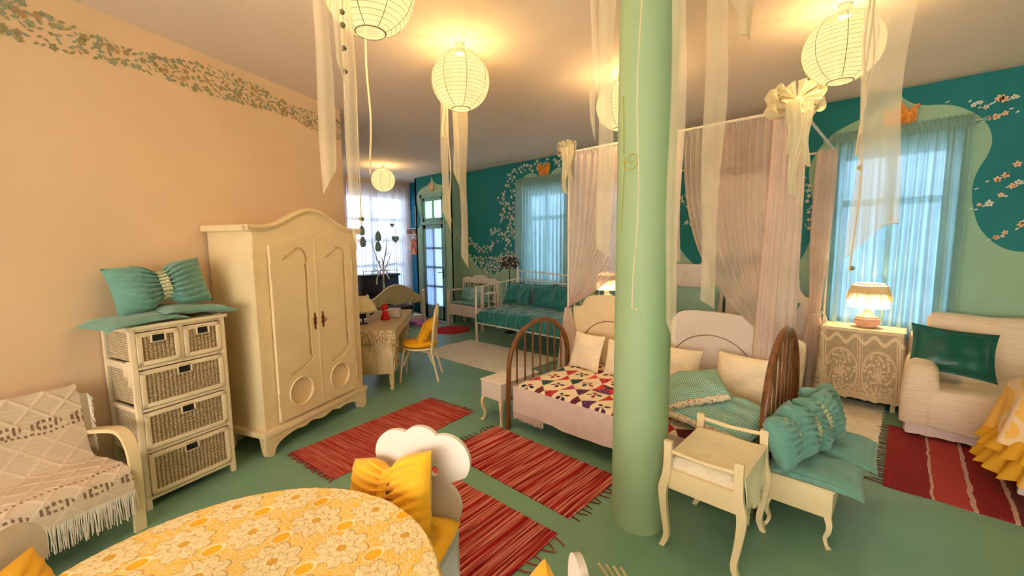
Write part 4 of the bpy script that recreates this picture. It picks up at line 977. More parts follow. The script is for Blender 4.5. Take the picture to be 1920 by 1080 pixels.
# canopy frame and its drapery
CZ = 2.585; CF = 3.64; CB = 5.60; CL = -2.62; CR = -.62
cf = thing('bed_canopy', 'white tubular canopy frame standing around the twin beds', 'canopy', ((CL + CR) / 2, (CF + CB) / 2, 0), 0)
ox, oy = -(CL + CR) / 2, -(CF + CB) / 2
for a in (CL, CR):
    for b in (CF, CB): MB().tube([(a + ox, b + oy, 0), (a + ox, b + oy, CZ)], .010).build('post', m_white, cf)
for b in (CF, CB): MB().tube([(CL + ox, b + oy, CZ), (CR + ox, b + oy, CZ)], .012).build('cross_rail', m_white, cf)
for a in (CL, CR): MB().tube([(a + ox, CF + oy, CZ), (a + ox, CB + oy, CZ)], .012).build('side_rail', m_white, cf)
VG = 'voile drapes on the canopy frame'
def swag(label, u0, u1, gu, gv, gz, mat, folds=16, top=CZ - .012, v=CF, p=2.6, amp=.028, sagz=.10, vout=0):
    def fn(a, b):
        s = a; ut = u0 + (u1 - u0) * s; k = b ** p; dist = abs(gu - ut) / (abs(u1 - u0) + 1e-6)
        x = ut + (gu + (s - .5) * .05 - ut) * k
        z = top + (gz - top) * b - sagz * math.sin(PI * b) * dist * b
        am = amp * (1 - .75 * b ** 2); y = v + (gv - v) * k - vout * math.sin(PI * b) + am * math.sin(2 * PI * folds * s + 2 * math.sin(s * 11) + b * 1.2) + .01 * math.sin(b * 7 + s * 20)
        if b < .02: y = v + .008 * math.sin(2 * PI * folds * 2 * s)
        return (x, y, z)
    return tag(MB().grid(fn, 260, 60).build('canopy_drape', mat, weld=False, angle=0), label, 'drape', VG)
def column(label, cx, cy, z1, z0, r1, r0, tie=None, mat=None, folds=13, tr=.035, seed=0, bot=None, sx=1.0):
    def fn(a, b):
        z = z1 + (z0 - z1) * b; r = r1 + (r0 - r1) * b
        if tie is not None:
            if z > tie: q = (z - tie) / (z1 - tie); r = tr + (r1 - tr) * (1 - (1 - q) ** 2.2) * (1 + .25 * math.sin(PI * q) * (r0 / r1 - .6))
            else: q = (tie - z) / (tie - z0 + 1e-6); r = tr + ((bot or r0) - tr) * q ** .7
        t = 2 * PI * a; rr_ = r * (1 + .16 * math.sin(folds * t + seed + 1.3 * math.sin(2 * t)) + .06 * math.sin(folds * 2.3 * t))
        return (cx + sx * rr_ * math.cos(t) + .01 * math.sin(b * 5 + seed), cy + rr_ * math.sin(t), z)
    return tag(MB().grid(fn, 170, 46, wrap=True).build('canopy_drape', mat or m_sheer, weld=False, angle=0), label, 'drape', VG)
swag('sheer voile swagged across the front of the canopy above the right bed', -1.44, -.70, -.73, 3.60, .92, m_sheer_thin, 15)
column('gathered voile drape hanging from the front right canopy corner under the big bow', CR - .07, CF + .0, CZ - .02, .10, .085, .13, None, m_sheer, 12, seed=1)
column('voile drape tied low at the rear right canopy corner beside the lamp table', CR - .06, CB - .10, CZ - .0, .05, .075, .12, .86, m_sheer, 11, .04, 2, .13)
MB_t = swag('dense voile swag across the front of the canopy, left of the green pillar', -1.50, CL + .02, CL + .02, 3.60, .96, m_sheer, 17, amp=.024, p=2.3)
column('voile drape falling below the tie at the front left canopy corner', CL + .02, CF - .02, .965, .06, .03, .15, None, m_sheer, 10, seed=4)
column('gathered voile drape at the rear left canopy corner', CL + .02, CB - .08, CZ, .05, .06, .10, .9, m_sheer, 10, .04, 6, .10)
column('narrow voile strand hanging left of the sheer swag, right of the pillar', -1.47, CF, CZ, 1.48, .022, .030, None, m_sheer, 5, seed=8)
# bows at the canopy corners
def bow_loop(b, s, L, h, w, tilt=0):
    def fn(a, c):
        t = 2 * PI * a; r = math.sin(PI * a)
        return (s * (L * (1 - math.cos(t)) / 2), (c - .5) * w * (.35 + 1.0 * r) + .01 * math.sin(t * 5), h / 2 * math.sin(t) * (.4 + .6 * r) + .012 * math.sin(c * 9 + t * 3) + tilt * (1 - math.cos(t)) / 2)
    b.grid(fn, 40, 9)
def bow(label, loc, k, tails, rz=0):
    t = thing('bow', label, 'bow', loc, rz, 'organza bows on the canopy corners')
    b = MB()
    for s, tl in ((-1, -.03), (1, .07), (-1, .05), (1, -.02)): bow_loop(b, s, .13 * k, .12 * k, .10 * k, tl * k)
    for i in range(5):
        a = i / 5 * 2 * PI; b.grid(lambda u, v, a=a: (.10 * k * math.cos(a + (u - .5) * 1.1) * v, -.03 - .05 * k * v + .02 * math.sin(u * 16) * v, .02 + .09 * k * math.sin(a + (u - .5) * 1.1) * v), 16, 6)
    b.build('loops', m_bowgreen, t, weld=False, angle=0)
    MB().ball((0, -.04, 0), .03 * k, 6).build('knot', m_bowgreen, t)
    for x_, w_, L_ in tails: MB().grid(lambda u, v: (x_ + (u - .5) * w_ * (1 + .3 * math.sin(v * 6)) + .012 * math.sin(v * 7 + x_ * 30), -.10 + .012 * math.sin(u * 14 + v * 4), -.01 - L_ * v - .03 * u * v), 14, 24).build('tail', m_bowgreen, t, weld=False, angle=0)
bow('large pale green organza bow on the front right canopy corner', (CR - .03, CF - .04, CZ + .03), 1.25, [(-.03, .07, .62), (.035, .06, .42), (-.07, .04, .34)], R(38))
bow('smaller pale green organza bow on the front left canopy corner', (CL + .0, CF - .04, CZ + .02), .75, [(-.02, .06, .42), (.03, .04, .28)], R(38))
MB_ = MB().tube([(CR - .06 + .045 * math.cos(a), CB - .10 + .045 * math.sin(a), .86) for a in [2 * PI * j / 16 for j in range(16)]], .008, 6, closed=True); MB_.tube([(CR - .03, CB - .14, .86), (CR + .0, CB - .15, .90), (CR + .04, CB - .17, .84), (CR + .05, CB - .17, .74)], .008)
tag(MB_.build('tie_band', m_white_cloth), 'white fabric tie around the rear right canopy drape', 'tie')
# blind behind the right bed
bl = thing('window_blind', 'cream blind with brown reed top on the wall behind the sheer canopy swag', 'blind', (-1.59, 5.735, 1.47), 0)
m_reed = M('brown_reed_blind', (.34, .22, .15), .8, 60, .5, .6, 200)
MB().box(-.37, .37, -.012, .0, 0, .98, bev=.003).build('cream_panel', m_pinkwhite, bl)
x = MB()
for i in range(44): x.tube([(-.37, -.006, .985 + i * .0145), (.37, -.006, .985 + i * .0145)], .0062, 5)
x.build('reed_panel', m_reed, bl)
MB().tube([(-.39, -.02, .98), (.39, -.02, .98)], .014).build('bottom_rail', m_pinkwhite, bl)
# ------------------------------------------------------------ window curtains
def window_curtain(label, rodlabel, ua, ub, zt, zb, v, mat, folds, seed, gapu=None, ext=.06, rodmat=None):
    def fn(a, b):
        u = ua + (ub - ua) * a; z = zt + (zb - zt) * b
        am = .012 + .045 * min(1, b * 2.2)
        y = v + am * math.sin(2 * PI * folds * a + 1.6 * math.sin(a * 9 + seed)) + .006 * math.sin(2 * PI * folds * 2.4 * a + seed)
        u += .012 * math.sin(b * 3 + a * 14) * b
        return (u, y, z)
    c = tag(MB().grid(fn, 320, 30).build('curtain', mat, weld=False, angle=0), label, 'curtain')
    def hd(a, b):
        u = ua + (ub - ua) * a; t = b * 2 - 1
        return (u, v - .028 * (1 - t * t) + .016 * math.sin(a * 2 * PI * folds * 3.1 + t * 2) * (.4 + abs(t)), zt + .06 * t + .010 * math.sin(a * 2 * PI * folds * 2.3))
    MB().grid(hd, 320, 9).build('gathered_heading', mat, c, weld=False, angle=0)
    r = thing('curtain_rod', rodlabel, 'curtain rod', ((ua + ub) / 2, v, zt), 0)
    hw = (ub - ua) / 2 + ext
    MB().tube([(-hw, 0, 0), (hw, 0, 0)], .009).build('rod', rodmat or m_bowgreen, r)
    for s in (-1, 1): MB().ball((s * hw, 0, 0), .02, 6).build('finial', m_doorpaint, r); MB().tube([(s * (hw - .04), 0, 0), (s * (hw - .04), 5.76 - v, 0)], .006).build('bracket', m_doorpaint, r)
window_curtain('seafoam voile curtain over the right-hand window, behind the lit table lamp', 'curtain rod above the right-hand window under the orange carved tulip', -.66, .365, 2.71, .12, 5.66, m_curtain, 12, 1)
window_curtain('seafoam voile curtain over the window behind the teal daybed', 'curtain rod above the window behind the teal daybed', -5.24, -4.12, 2.74, .30, 5.66, m_curtain, 13, 4)
window_curtain('seafoam voile curtain showing between the canopy voile and the green pillar', 'curtain rod of the window behind the left canopy bed', -3.56, -2.72, 2.66, .30, 5.68, m_curtain, 16, 7)
def valance(label, ua, ub, z0, z1, v):          # gauzy swathe looped over the rod
    b = MB()
    b.grid(lambda a, c: (ua + (ub - ua) * a, v - .05 * math.sin(PI * c) + .008 * math.sin(a * 60), z0 + (z1 - z0) * a + (c - .5) * (.05 + .05 * math.sin(PI * a)) + .012 * math.sin(a * 50 + c * 5)), 80, 9)
    return b
# ------------------------------------------------------------ carved crests over windows and door
def crest(label, u, z, v, w, h, mat, kind='tulip'):
    t = thing('wall_crest', label, 'carving', (u, v - .004, z), 0)
    if kind == 'tulip':
        half = [(0, -.50), (.28, -.46), (.46, -.28), (.50, .0), (.47, .2), (.56, .44), (.46, .48), (.33, .36), (.24, .26), (.18, .42), (.08, .56), (0, .70)]
    else: half = [(0, -.62), (.2, -.42), (.42, -.1), (.5, .2), (.46, .42), (.3, .5), (.12, .36), (0, .30)]
    P = [tuple(p) for p in spline(half, 3)]; o = [(p[0] * w, p[1] * h) for p in P] + [(-p[0] * w, p[1] * h) for p in P[::-1][1:-1]]
    MB().prism(o, -.02, 0).build('body', mat, t)
    x = MB()
    for s in (-1, 0, 1): x.ball((s * w * .27, -.02, -.06 * h), w * .2, 8, sc=(.8, .35, 1.9 * h / w * .8))
    x.tube([(-w * .3, -.028, -h * .36), (0, -.034, -h * .42), (w * .3, -.028, -h * .36)], .006)
    x.build('petals', mat, t)
crest('orange carved tulip crest on the mint arch above the right-hand curtained window', -.14, 2.86, 5.76, .25, .20, m_orange)
crest('orange carved heart crest above the window behind the teal daybed', -4.66, 2.90, 5.76, .27, .26, m_orange, 'heart')
crest('pale peach carved tulip crest above the mint door transom', -7.48, 2.87, 5.42, .17, .17, m_peachcrest)

# ------------------------------------------------------------ lace-covered lamp table and lamp
lt = thing('lamp_table', 'small table under a floor-length lace cloth in front of the right-hand curtain', 'table', (-.275, 5.48, 0), 0)
MB().box(-.30, .30, -.19, .16, .745, .765, bev=.004).build('tabletop', m_white, lt)
for a in (-1, 1):
    for b in (-1, 1): MB().box(a * .27 - .018, a * .27 + .018, b * .15 - .02 - .015, b * .15 - .015 + .015, 0, .746).build('leg', m_cream_wood, lt)
m_lacecloth = M_attr('ecru_lace_cloth', .92, 300, .3)
def lace_table():
    nu, nv = 340, 190; vs = []; cols = []
    path = [(-.315, .17), (-.315, -.205), (.315, -.205), (.315, .17)]; L = [.375, .63, .375]; T = sum(L)
    def at(d):
        if d < L[0]: f = d / L[0]; return (-.315, .17 - .375 * f), (-1, 0)
        if d < L[0] + L[1]: f = (d - L[0]) / L[1]; return (-.315 + .63 * f, -.205), (0, -1)
        f = (d - L[0] - L[1]) / L[2]; return (.315, -.205 + .375 * f), (1, 0)
    for j in range(nv):
        b = j / (nv - 1)
        for i in range(nu):
            d = T * i / (nu - 1); p, n_ = at(d); z = .775 - b * .69
            w = b ** .7 * (.016 * math.sin(d * 24 + 1) + .010 * math.sin(d * 55)) + .055 * b
            if j > nv - 12: z += .012 * abs(math.sin(d * 42))
            vs.append((p[0] + n_[0] * w + .01 * math.sin(z * 6), p[1] + n_[1] * w, z))
            s = (d - T / 2); cell = (s / .29) % 1 - .5; r1 = math.hypot(cell * 1.5, (b - .62) * 2.0); a1 = math.atan2(b - .62, cell)
            col = (.40, .27, .14); solid = 0
            if b < .04: solid = 1
            if abs(abs(cell) - .5) < .018 or abs(abs(cell) - .44) < .010: solid = 1                 # panel borders
            if r1 < .62 and math.sin(a1 * 9 + 3 * math.sin(r1 * 14)) > .25 and nz(s * 45, b * 34) > -.12: solid = 1   # leaf sprays
            if r1 < .16 + .05 * math.cos(a1 * 6): solid = .9
            if abs(r1 - .66) < .035: solid = .85
            if b < .26 and math.sin(cell * 2 * PI * 2) * .05 + .17 > b > math.sin(cell * 2 * PI * 2) * .05 + .11: solid = 1
            if b > .90 or (b > .80 and math.sin(d * 90) * math.sin(b * 100) > .1): solid = .8
            if solid == 0: solid = .28 + .25 * (math.sin(d * 420) * math.sin(z * 420) > 0) + .10 * nz(s * 30, b * 20)
            k = solid; cols.append((.30 + .52 * k, .20 + .46 * k, .11 + .33 * k, 1))
    fs = [(j * nu + i, j * nu + i + 1, (j + 1) * nu + i + 1, (j + 1) * nu + i) for j in range(nv - 1) for i in range(nu - 1)]
    k = len(vs); vs += [(-.32, .18, .778), (-.32, -.21, .778), (.32, -.21, .778), (.32, .18, .778)]; fs.append((k, k + 1, k + 2, k + 3)); cols += [(.84, .70, .48, 1)] * 4
    b = MB(); b.add(vs, fs); b.col = cols; return b
o = lace_table().build('lace_cloth', m_lacecloth, angle=0, loc=(-.275, 5.48, 0)); tag(o, 'ecru lace cloth with leaf sprays draped to the floor over the lamp table', 'tablecloth')
tl = thing('table_lamp', 'lit table lamp with pink bulbous base and fringed cream shade on the lace table', 'lamp', (-.25, 5.44, .779), 0)
m_lampbase = M('pink_ribbed_ceramic', (.78, .46, .36), .45, 10, .1, .1)
MB().lathe([(.055, 0), (.075, .012), (.095, .045), (.10, .07), (.092, .095), (.070, .118), (.045, .135), (.03, .155), (.022, .19), (.018, .23)], 30).build('base', m_lampbase, tl, angle=0)
x = MB()
for z, r in ((.03, .088), (.05, .098), (.07, .1015), (.09, .095), (.108, .081)): x.tube([(r * math.cos(2 * PI * j / 30), r * math.sin(2 * PI * j / 30), z) for j in range(30)], .004, 6, closed=True)
x.build('ribs', m_lampbase, tl)
m_shade, nt, b_ = newmat('glowing_lamp_shade_cloth'); nt.nodes.remove(b_)
e = nt.nodes.new('ShaderNodeEmission'); v_ = nt.nodes.new('ShaderNodeTexVoronoi'); v_.inputs['Scale'].default_value = 26; nt.links.new(coords(nt), v_.inputs['Vector'])
nt.links.new(ramp(nt, v_.outputs['Distance'], [(.1, (1, .86, .42)), (.55, (1, .70, .30))]), e.inputs[0]); e.inputs[1].default_value = .75
tp_ = nt.nodes.new('ShaderNodeBsdfTranslucent'); tp_.inputs[0].default_value = (.95, .8, .55, 1); ad = nt.nodes.new('ShaderNodeAddShader'); nt.links.new(e.outputs[0], ad.inputs[0]); nt.links.new(tp_.outputs[0], ad.inputs[1]); nt.links.new(ad.outputs[0], nt.nodes['Material Output'].inputs[0])
MB().lathe([(.165, .205), (.155, .27), (.135, .36), (.125, .44)], 36, cap=False).build('shade', m_shade, tl, angle=0)
x = MB()
for i in range(160):
    a = 2 * PI * i / 160; r = .138; x.tube([(r * math.cos(a), r * math.sin(a), .425), ((r + .022) * math.cos(a), (r + .022) * math.sin(a), .36), ((r + .036 + uni(-.005, .005)) * math.cos(a), (r + .036) * math.sin(a), .285 + .018 * math.sin(a * 9) + uni(-.008, .008))], [.0032, .0032, .002], 4)
x.build('shade_fringe', M('cream_shade_fringe', (.85, .66, .36), .9), tl, kind='stuff')
MB().tube([(.126 * math.cos(2 * PI * j / 36), .126 * math.sin(2 * PI * j / 36), .44) for j in range(36)], .006, 6, closed=True).build('shade_ring', m_white_cloth, tl)
lamp('table_lamp_bulb_light', 'POINT', (-.25, 5.44, 1.11), 9, (1, .70, .36), .03)

nt_ = thing('night_table', 'small white bedside table left of the left canopy bed, under a lit lamp', 'table', (-3.15, 5.36, 0), 0)
MB().box(-.17, .17, -.15, .15, .74, .765, bev=.004).build('tabletop', m_white, nt_); MB().box(-.15, .15, -.13, .13, .52, .74).build('drawer_box', m_white, nt_)
for a in (-1, 1):
    for b in (-1, 1): MB().box(a * .14 - .014, a * .14 + .014, b * .12 - .014, b * .12 + .014, 0, .52).build('leg', m_white, nt_)
dup(tl, (-3.16, 5.36, .767), 0, 'lit lamp glimpsed between the left canopy voile and the green pillar')
lamp('bedside_lamp_bulb_light', 'POINT', (-3.16, 5.36, 1.10), 4, (1, .70, .36), .03)

# ------------------------------------------------------------ white sofa with throw, emerald cushion
ws = thing('sofa', 'white sofa under a crinkled white throw at the right edge of the room', 'sofa', (.92, 5.16, 0), 0)
def M_crinkle():
    m, nt, b = newmat('crinkled_white_throw_cloth'); v = coords(nt, (3, 3, 34)); n = nt.nodes.new('ShaderNodeTexNoise'); n.inputs['Scale'].default_value = 2.2; n.inputs['Detail'].default_value = 3; nt.links.new(v, n.inputs['Vector'])
    nt.links.new(ramp(nt, n.outputs[0], [(.3, (.82, .64, .45)), (.7, (.90, .74, .55))]), b.inputs['Base Color']); b.inputs['Roughness'].default_value = .9; bump(nt, b, n.outputs[0], .55, .02); return m
m_crinkle = M_crinkle()
def profile_solid(b, prof, x0, x1, nx=40, wob=.012, seed=0, endround=.05):
    P = spline([Vector((p[0], p[1], 0)) for p in prof], 7); c = sum(P, Vector((0, 0, 0))) / len(P); n = len(P); rows = []
    for i in range(nx):
        t = i / (nx - 1); x = x0 + (x1 - x0) * t; e = min(t, 1 - t) * (x1 - x0); k = 1 - (1 - min(1, e / endround)) ** 2 * .12 if endround else 1
        for j, p in enumerate(P):
            q = c + (p - c) * k; w = wob * nz(x * 4 + seed, p.x * 5, p.y * 5)
            d = (p - c).normalized(); b.v.append((x, q.x + d.x * w, max(.0, q.y + d.y * w)))
    base = len(b.v) - nx * n
    for i in range(nx - 1):
        for j in range(n - 1): a = base + i * n + j; b.f.append((a, a + 1, a + n + 1, a + n)); b.m.append(0)
        a = base + i * n + n - 1; b.f.append((a, base + i * n, base + (i + 1) * n, a + n)); b.m.append(0)
    b.f.append(tuple(base + j for j in range(n))); b.f.append(tuple(base + (nx - 1) * n + j for j in range(n))[::-1]); b.m += [0, 0]
    return b
seatp = [(-.46, .12), (-.485, .25), (-.47, .38), (-.40, .445), (-.1, .43), (.12, .44), (.2, .62), (.25, .88), (.32, .965), (.44, .955), (.48, .85), (.49, .4), (.49, .14)]
profile_solid(MB(), seatp, -.74, .80, 60, .02, 3).build('seat_and_back', m_crinkle, ws, angle=0)
for s in (-1, 1):
    xa, xb = (-.87, -.66) if s < 0 else (.72, .93)
    b = MB(); armp = [(-.44, .12), (-.475, .3), (-.46, .5), (-.40, .60), (-.28, .63), (.1, .64), (.3, .70), (.42, .80), (.48, .7), (.49, .4), (.49, .14)]
    P = spline([Vector((p[0], p[1], 0)) for p in armp], 6); nx = 22
    for i in range(nx):
        t = i / (nx - 1) * 2 - 1; rn = (1 - abs(t) ** 3.2) ** .5 if abs(t) < 1 else 0
        for p in P:
            z = p.y; zz = z if z < .40 else .40 + (z - .40) * (.55 + .45 * rn) if True else z
            bulge = .02 * math.sin(PI * min(1, z / .6)); yy = p.x
            if yy < -.36: yy = -.36 + (yy + .36) * (.45 + .55 * rn)
            b.v.append(((xa + xb) / 2 + t * ((xb - xa) / 2 + bulge) + .008 * nz(z * 6, p.x * 5, t), yy, zz + .004 * nz(p.x * 9, t * 3)))
    n = len(P); b.f = [(i * n + j, i * n + j + 1, (i + 1) * n + j + 1, (i + 1) * n + j) for i in range(nx - 1) for j in range(n - 1)] + [tuple(range(n)), tuple((nx - 1) * n + j for j in range(n))[::-1]]
    b.m = [0] * len(b.f); b.build('arm', m_crinkle, ws, angle=0)
k = skirt([(-.84, .40), (-.84, -.41), (.9, -.41)], .14, .03, 240, .008, 8, .004, 60, .0); k.build('sofa_skirt', m_pinkcloth, ws, weld=False)
for a in (-.8, .85):
    for b_ in (-.36, .42): MB().tube([(a, b_, 0), (a, b_, .14)], .02).build('leg', m_black, ws)
cushion('cushion', .54, .44, .15, m_emerald, 'emerald satin flanged cushion leaning in the corner of the white sofa', 'cushion', (.33, 5.08, .70), (R(56), R(5), R(5)), None, seed=3, flange=.13, pinch=.09, wr=.012, n=34)

# ------------------------------------------------------------ round side table with yellow cloth
YT = (.985, 4.20)
yt = thing('side_table', 'small round table on white legs at the right edge, under a yellow ruffled cloth', 'table', (YT[0], YT[1], 0), 0)
MB().lathe([(.41, .655), (.42, .665), (.42, .68), (.41, .688)], 48).build('tabletop', m_white, yt)
for a in (197, 287, 17, 107): MB().box(.30 * math.cos(R(a)) * 1.2 - .022, .30 * math.cos(R(a)) * 1.2 + .022, .36 * math.sin(R(a)) - .022, .36 * math.sin(R(a)) + .022, 0, .657, bev=.003).build('leg', m_pinkwhite, yt)
m_yl = M_attr('yellow_lace_overlay', .85, 250, .3)
def ycloth():
    nu, nv = 420, 110; vs = []; cols = []
    for j in range(nv):
        b = j / (nv - 1)
        for i in range(nu):
            a = 2 * PI * i / (nu - 1)
            if b < .35: r = .43 * b / .35; z = .695 - (.006 if b > .33 else 0)
            else:
                q = (b - .35) / .65; r = .43 + .012 + q * .06 + q * (.026 * math.sin(a * 11) + .012 * math.sin(a * 23 + 1)); z = .69 - .36 * q + .03 * math.sin(a * 4) * q
            lace = 0; q = max(0, (b - .35) / .65); ph = (a * 8 / (2 * PI)) % 1 - .5
            if abs(ph) < .10 + .02 * math.sin(q * 30) and q > .05: lace = .9 if nz(a * 60, q * 40) > -.15 else .3
            rr_ = math.hypot(ph * 1.0, (q - .72) * 1.0)
            if abs(rr_ - .26) < .05: lace = .85
            if q > .93 or (b < .36 and b > .32): lace = .7
            if q == 0 and math.sin(r * 80) * math.sin(a * 30) > .75: lace = .5
            vs.append((YT[0] + r * math.cos(a), YT[1] + r * math.sin(a), z)); cols.append((.92, .50 + .16 * lace, .10 + .34 * lace, 1))
    fs = [(j * nu + i, j * nu + i + 1, (j + 1) * nu + i + 1, (j + 1) * nu + i) for j in range(nv - 1) for i in range(nu - 1)]
    b = MB(); b.add(vs, fs); b.col = cols; return b
yc = ycloth().build('tablecloth', m_yl, angle=0); tag(yc, 'yellow cloth with cream lace bands and ruffles over the small round table', 'tablecloth')
for z1, z0, r1, r0 in ((.46, .29, .452, .54), (.34, .16, .47, .555)):
    MB().grid(lambda a, b: (YT[0] + (r1 + (r0 - r1) * b + .026 * b * math.sin(a * 2 * PI * 30 + z1 * 9)) * math.cos(2 * PI * a), YT[1] + (r1 + (r0 - r1) * b + .026 * b * math.sin(a * 2 * PI * 30 + z1 * 9)) * math.sin(2 * PI * a), z1 + (z0 - z1) * b + .012 * math.sin(a * 2 * PI * 15)), 360, 10, wrap=True).build('ruffle', m_yellow_sheer, yc, weld=False, angle=0)

# ------------------------------------------------------------ foreground round table with yellow lace cloth
TC = (-1.30, .18); TR = .605; TZ = .65
ft = thing('round_table', 'round table under a yellow lace cloth in the foreground', 'table', (TC[0], TC[1], 0), 0)
MB().lathe([(.57, .605), (.585, .612), (.585, .632), (.575, .64)], 64).build('tabletop', m_white, ft)
MB().lathe([(.03, .0), (.05, .02), (.04, .1), (.03, .3), (.05, .5), (.08, .61)], 24).build('pedestal', m_cream_wood, ft)
for k_ in range(3):
    a = 2 * PI * k_ / 3 + .4; MB().tube([(0, 0, .16), (.16 * math.cos(a), .16 * math.sin(a), .12), (.30 * math.cos(a), .30 * math.sin(a), .03)], [.03, .028, .03], 8).build('foot', m_cream_wood, ft)
m_tlace = M_attr('yellow_cloth_cream_lace', .9, 500, .25)
def flace():
    nv, nu = 230, 620; A = np.linspace(0, 2 * PI, nu); Bv = np.linspace(0, 1, nv); a, b = np.meshgrid(A, Bv)
    qt = .80; top = b < qt; rr_ = np.where(top, TR * b / qt, TR + .006 + .035 * (b - qt) / (1 - qt) + (b - qt) * .10 * np.sin(a * 16)); z = np.where(top, TZ + .0, TZ - .012 - (b - qt) / (1 - qt) * .20)
    x = rr_ * np.cos(a); y = rr_ * np.sin(a); px = (TR * b / qt) * np.cos(a); py = (TR * b / qt) * np.sin(a)
    # hexagonal lattice of flower medallions
    c = .205; hx = c; hy = c * math.sqrt(3)
    def loc(ox_, oy_): gx = (px + ox_ + hx / 2) % hx - hx / 2; gy = (py + oy_ + hy / 2) % hy - hy / 2; return gx, gy
    g1 = loc(0, 0); g2 = loc(hx / 2, hy / 2); d1 = np.hypot(*g1); d2 = np.hypot(*g2); use = d1 < d2
    gx = np.where(use, g1[0], g2[0]); gy = np.where(use, g1[1], g2[1]); d = np.minimum(d1, d2); th = np.arctan2(gy, gx)
    pet = .088 * (.72 + .28 * np.abs(np.cos(th * 4))); inside = d < pet
    line = np.abs(d - pet) < .0030; rib = (np.abs(np.sin(th * 4)) < .10) & (d > .02) & (d < .08); ctr = d < .016; inner = np.abs(d - .045 * (.8 + .2 * np.abs(np.cos(th * 4)))) < .0022
    # oval yellow openings between medallions
    c2 = c * .5; e1 = loc(hx / 2, 0); e2 = loc(0, hy / 2); ov = np.minimum(np.hypot(e1[0] * 1.2, (e1[1] - hy / 6) * .9), np.hypot(e2[0] * 1.2, (e2[1] - hy / 6) * .9)); hole = ov < .026; rim = np.abs(ov - .029) < .004
    mesh = ((np.sin(px * 480) * np.sin(py * 480)) > -.1); seg = np.sin(d * 700) > .2
    rng = np.random.RandomState(3); ns = rng.rand(nv, nu)
    cream = np.array((.95, .76, .42)); yel = np.array((.97, .56, .05)); deep = np.array((.96, .50, .02)); brown = np.array((.50, .26, .06))
    col = np.where(mesh[..., None], cream * .96, yel)
    col = np.where((~inside & (ns > .70))[..., None], yel, col)
    fl = np.where((seg & (ns > .4))[..., None], cream * 1.03, cream * .95); col = np.where(inside[..., None], fl, col)
    for m_ in (line & (ns > .35), rib & (ns > .45), inner & (ns > .4)): col = np.where(m_[..., None], brown * .75 + cream * .25, col)
    col = np.where(ctr[..., None], brown * .5 + yel * .5, col); col = np.where(hole[..., None], deep, col); col = np.where(rim[..., None], cream * 1.03, col)
    hgt = np.where(hole, -.0015, np.where(inside, .0012 * np.abs(np.cos(th * 4)), 0)) + .0012 * ns; z = z + hgt * top
    wv = .004 * np.sin(px * 9 + 2) * np.sin(py * 7); z = z + wv * (b > .2) * 0
    b_ = MB(); b_.v = list(map(tuple, np.stack([x, y, z], -1).reshape(-1, 3).tolist()))
    idx = np.arange(nv * nu).reshape(nv, nu); q = np.stack([idx[:-1, :-1], idx[:-1, 1:], idx[1:, 1:], idx[1:, :-1]], -1).reshape(-1, 4); b_.f = q.tolist(); b_.m = [0] * len(b_.f)
    b_.col = np.concatenate([np.clip(col, 0, 1).reshape(-1, 3), np.ones((nv * nu, 1))], 1); return b_
fc = flace().build('tablecloth', m_tlace, angle=0, loc=(TC[0], TC[1], 0)); tag(fc, 'yellow tablecloth with cream flower lace overlay on the foreground round table', 'tablecloth')

# cloud-backed chairs around it
m_cloudwhite = M('white_cloud_board', (.80, .72, .66), .45, 5, .03, .03)
def cloud_chair(label):
    t = thing('cloud_chair', label, 'chair', (0, 0, 0), 0, 'cloud-backed chairs around the foreground table')
    # back board: local y = 0, faces -y; waist and three lobes
    hw = .205
    out_ = [(-.17, .02), (-.17, .34), (-.185, .40), (-.19, .46), (-.165, .52), (-.12, .56)]
    L_ = arc(-.118, .665, .122, 215, 70, 12) ; Cc = arc(0.0, .735, .095, 150, 30, 8, .08); R_ = arc(.118, .665, .122, 110, -35, 12)
    out_ = [tuple(p) for p in spline(out_, 4)][:-1] + L_ + Cc + R_ + [tuple(p) for p in spline([(-p[0], p[1]) for p in out_[::-1]], 4)][1:]
    holes = [[(-.062 + .026 * math.cos(q), .615 + .034 * math.sin(q)) for q in [2 * PI * j / 16 for j in range(16)]], [(.062 + .026 * math.cos(q), .615 + .034 * math.sin(q)) for q in [2 * PI * j / 16 for j in range(16)]]]
    MB().prism(out_, 0, .022, holes=holes).build('cloud_backrest', m_cloudwhite, t, angle=50)
    MB().box(-.18, .18, -.34, .0, .32, .342, bev=.008).build('seat', m_cloudwhite, t)
    for a in (-1, 1): MB().box(a * .15 - .018, a * .15 + .018, -.32, -.285, 0, .322, bev=.003).build('leg', m_cloudwhite, t)
    MB().box(-.16, .16, -.32, -.30, .27, .322).box(-.16, -.14, -.3, 0, .27, .322).box(.14, .16, -.3, 0, .27, .322).build('seat_frame', m_cloudwhite, t)
    return t
cc1 = cloud_chair('white cloud-backed chair with a hole pair, between the foreground table and the rugs')
def seat_on(c, loc, rz): c.location = loc; c.rotation_euler = (0, 0, rz)
seat_on(cc1, (-1.58, 1.04, 0), R(29))
cc2 = dup(cc1, label='cloud-backed chair whose lobe shows in the bottom left corner'); seat_on(cc2, (-1.885, -.30, 0), R(137))
cc3 = dup(cc1, label='cloud-backed chair whose pale rounded top just shows at the bottom edge, right of the rugs'); seat_on(cc3, (-.505, .793, 0), R(-42))
yb = 'yellow bow cushions on the cloud-backed chairs'
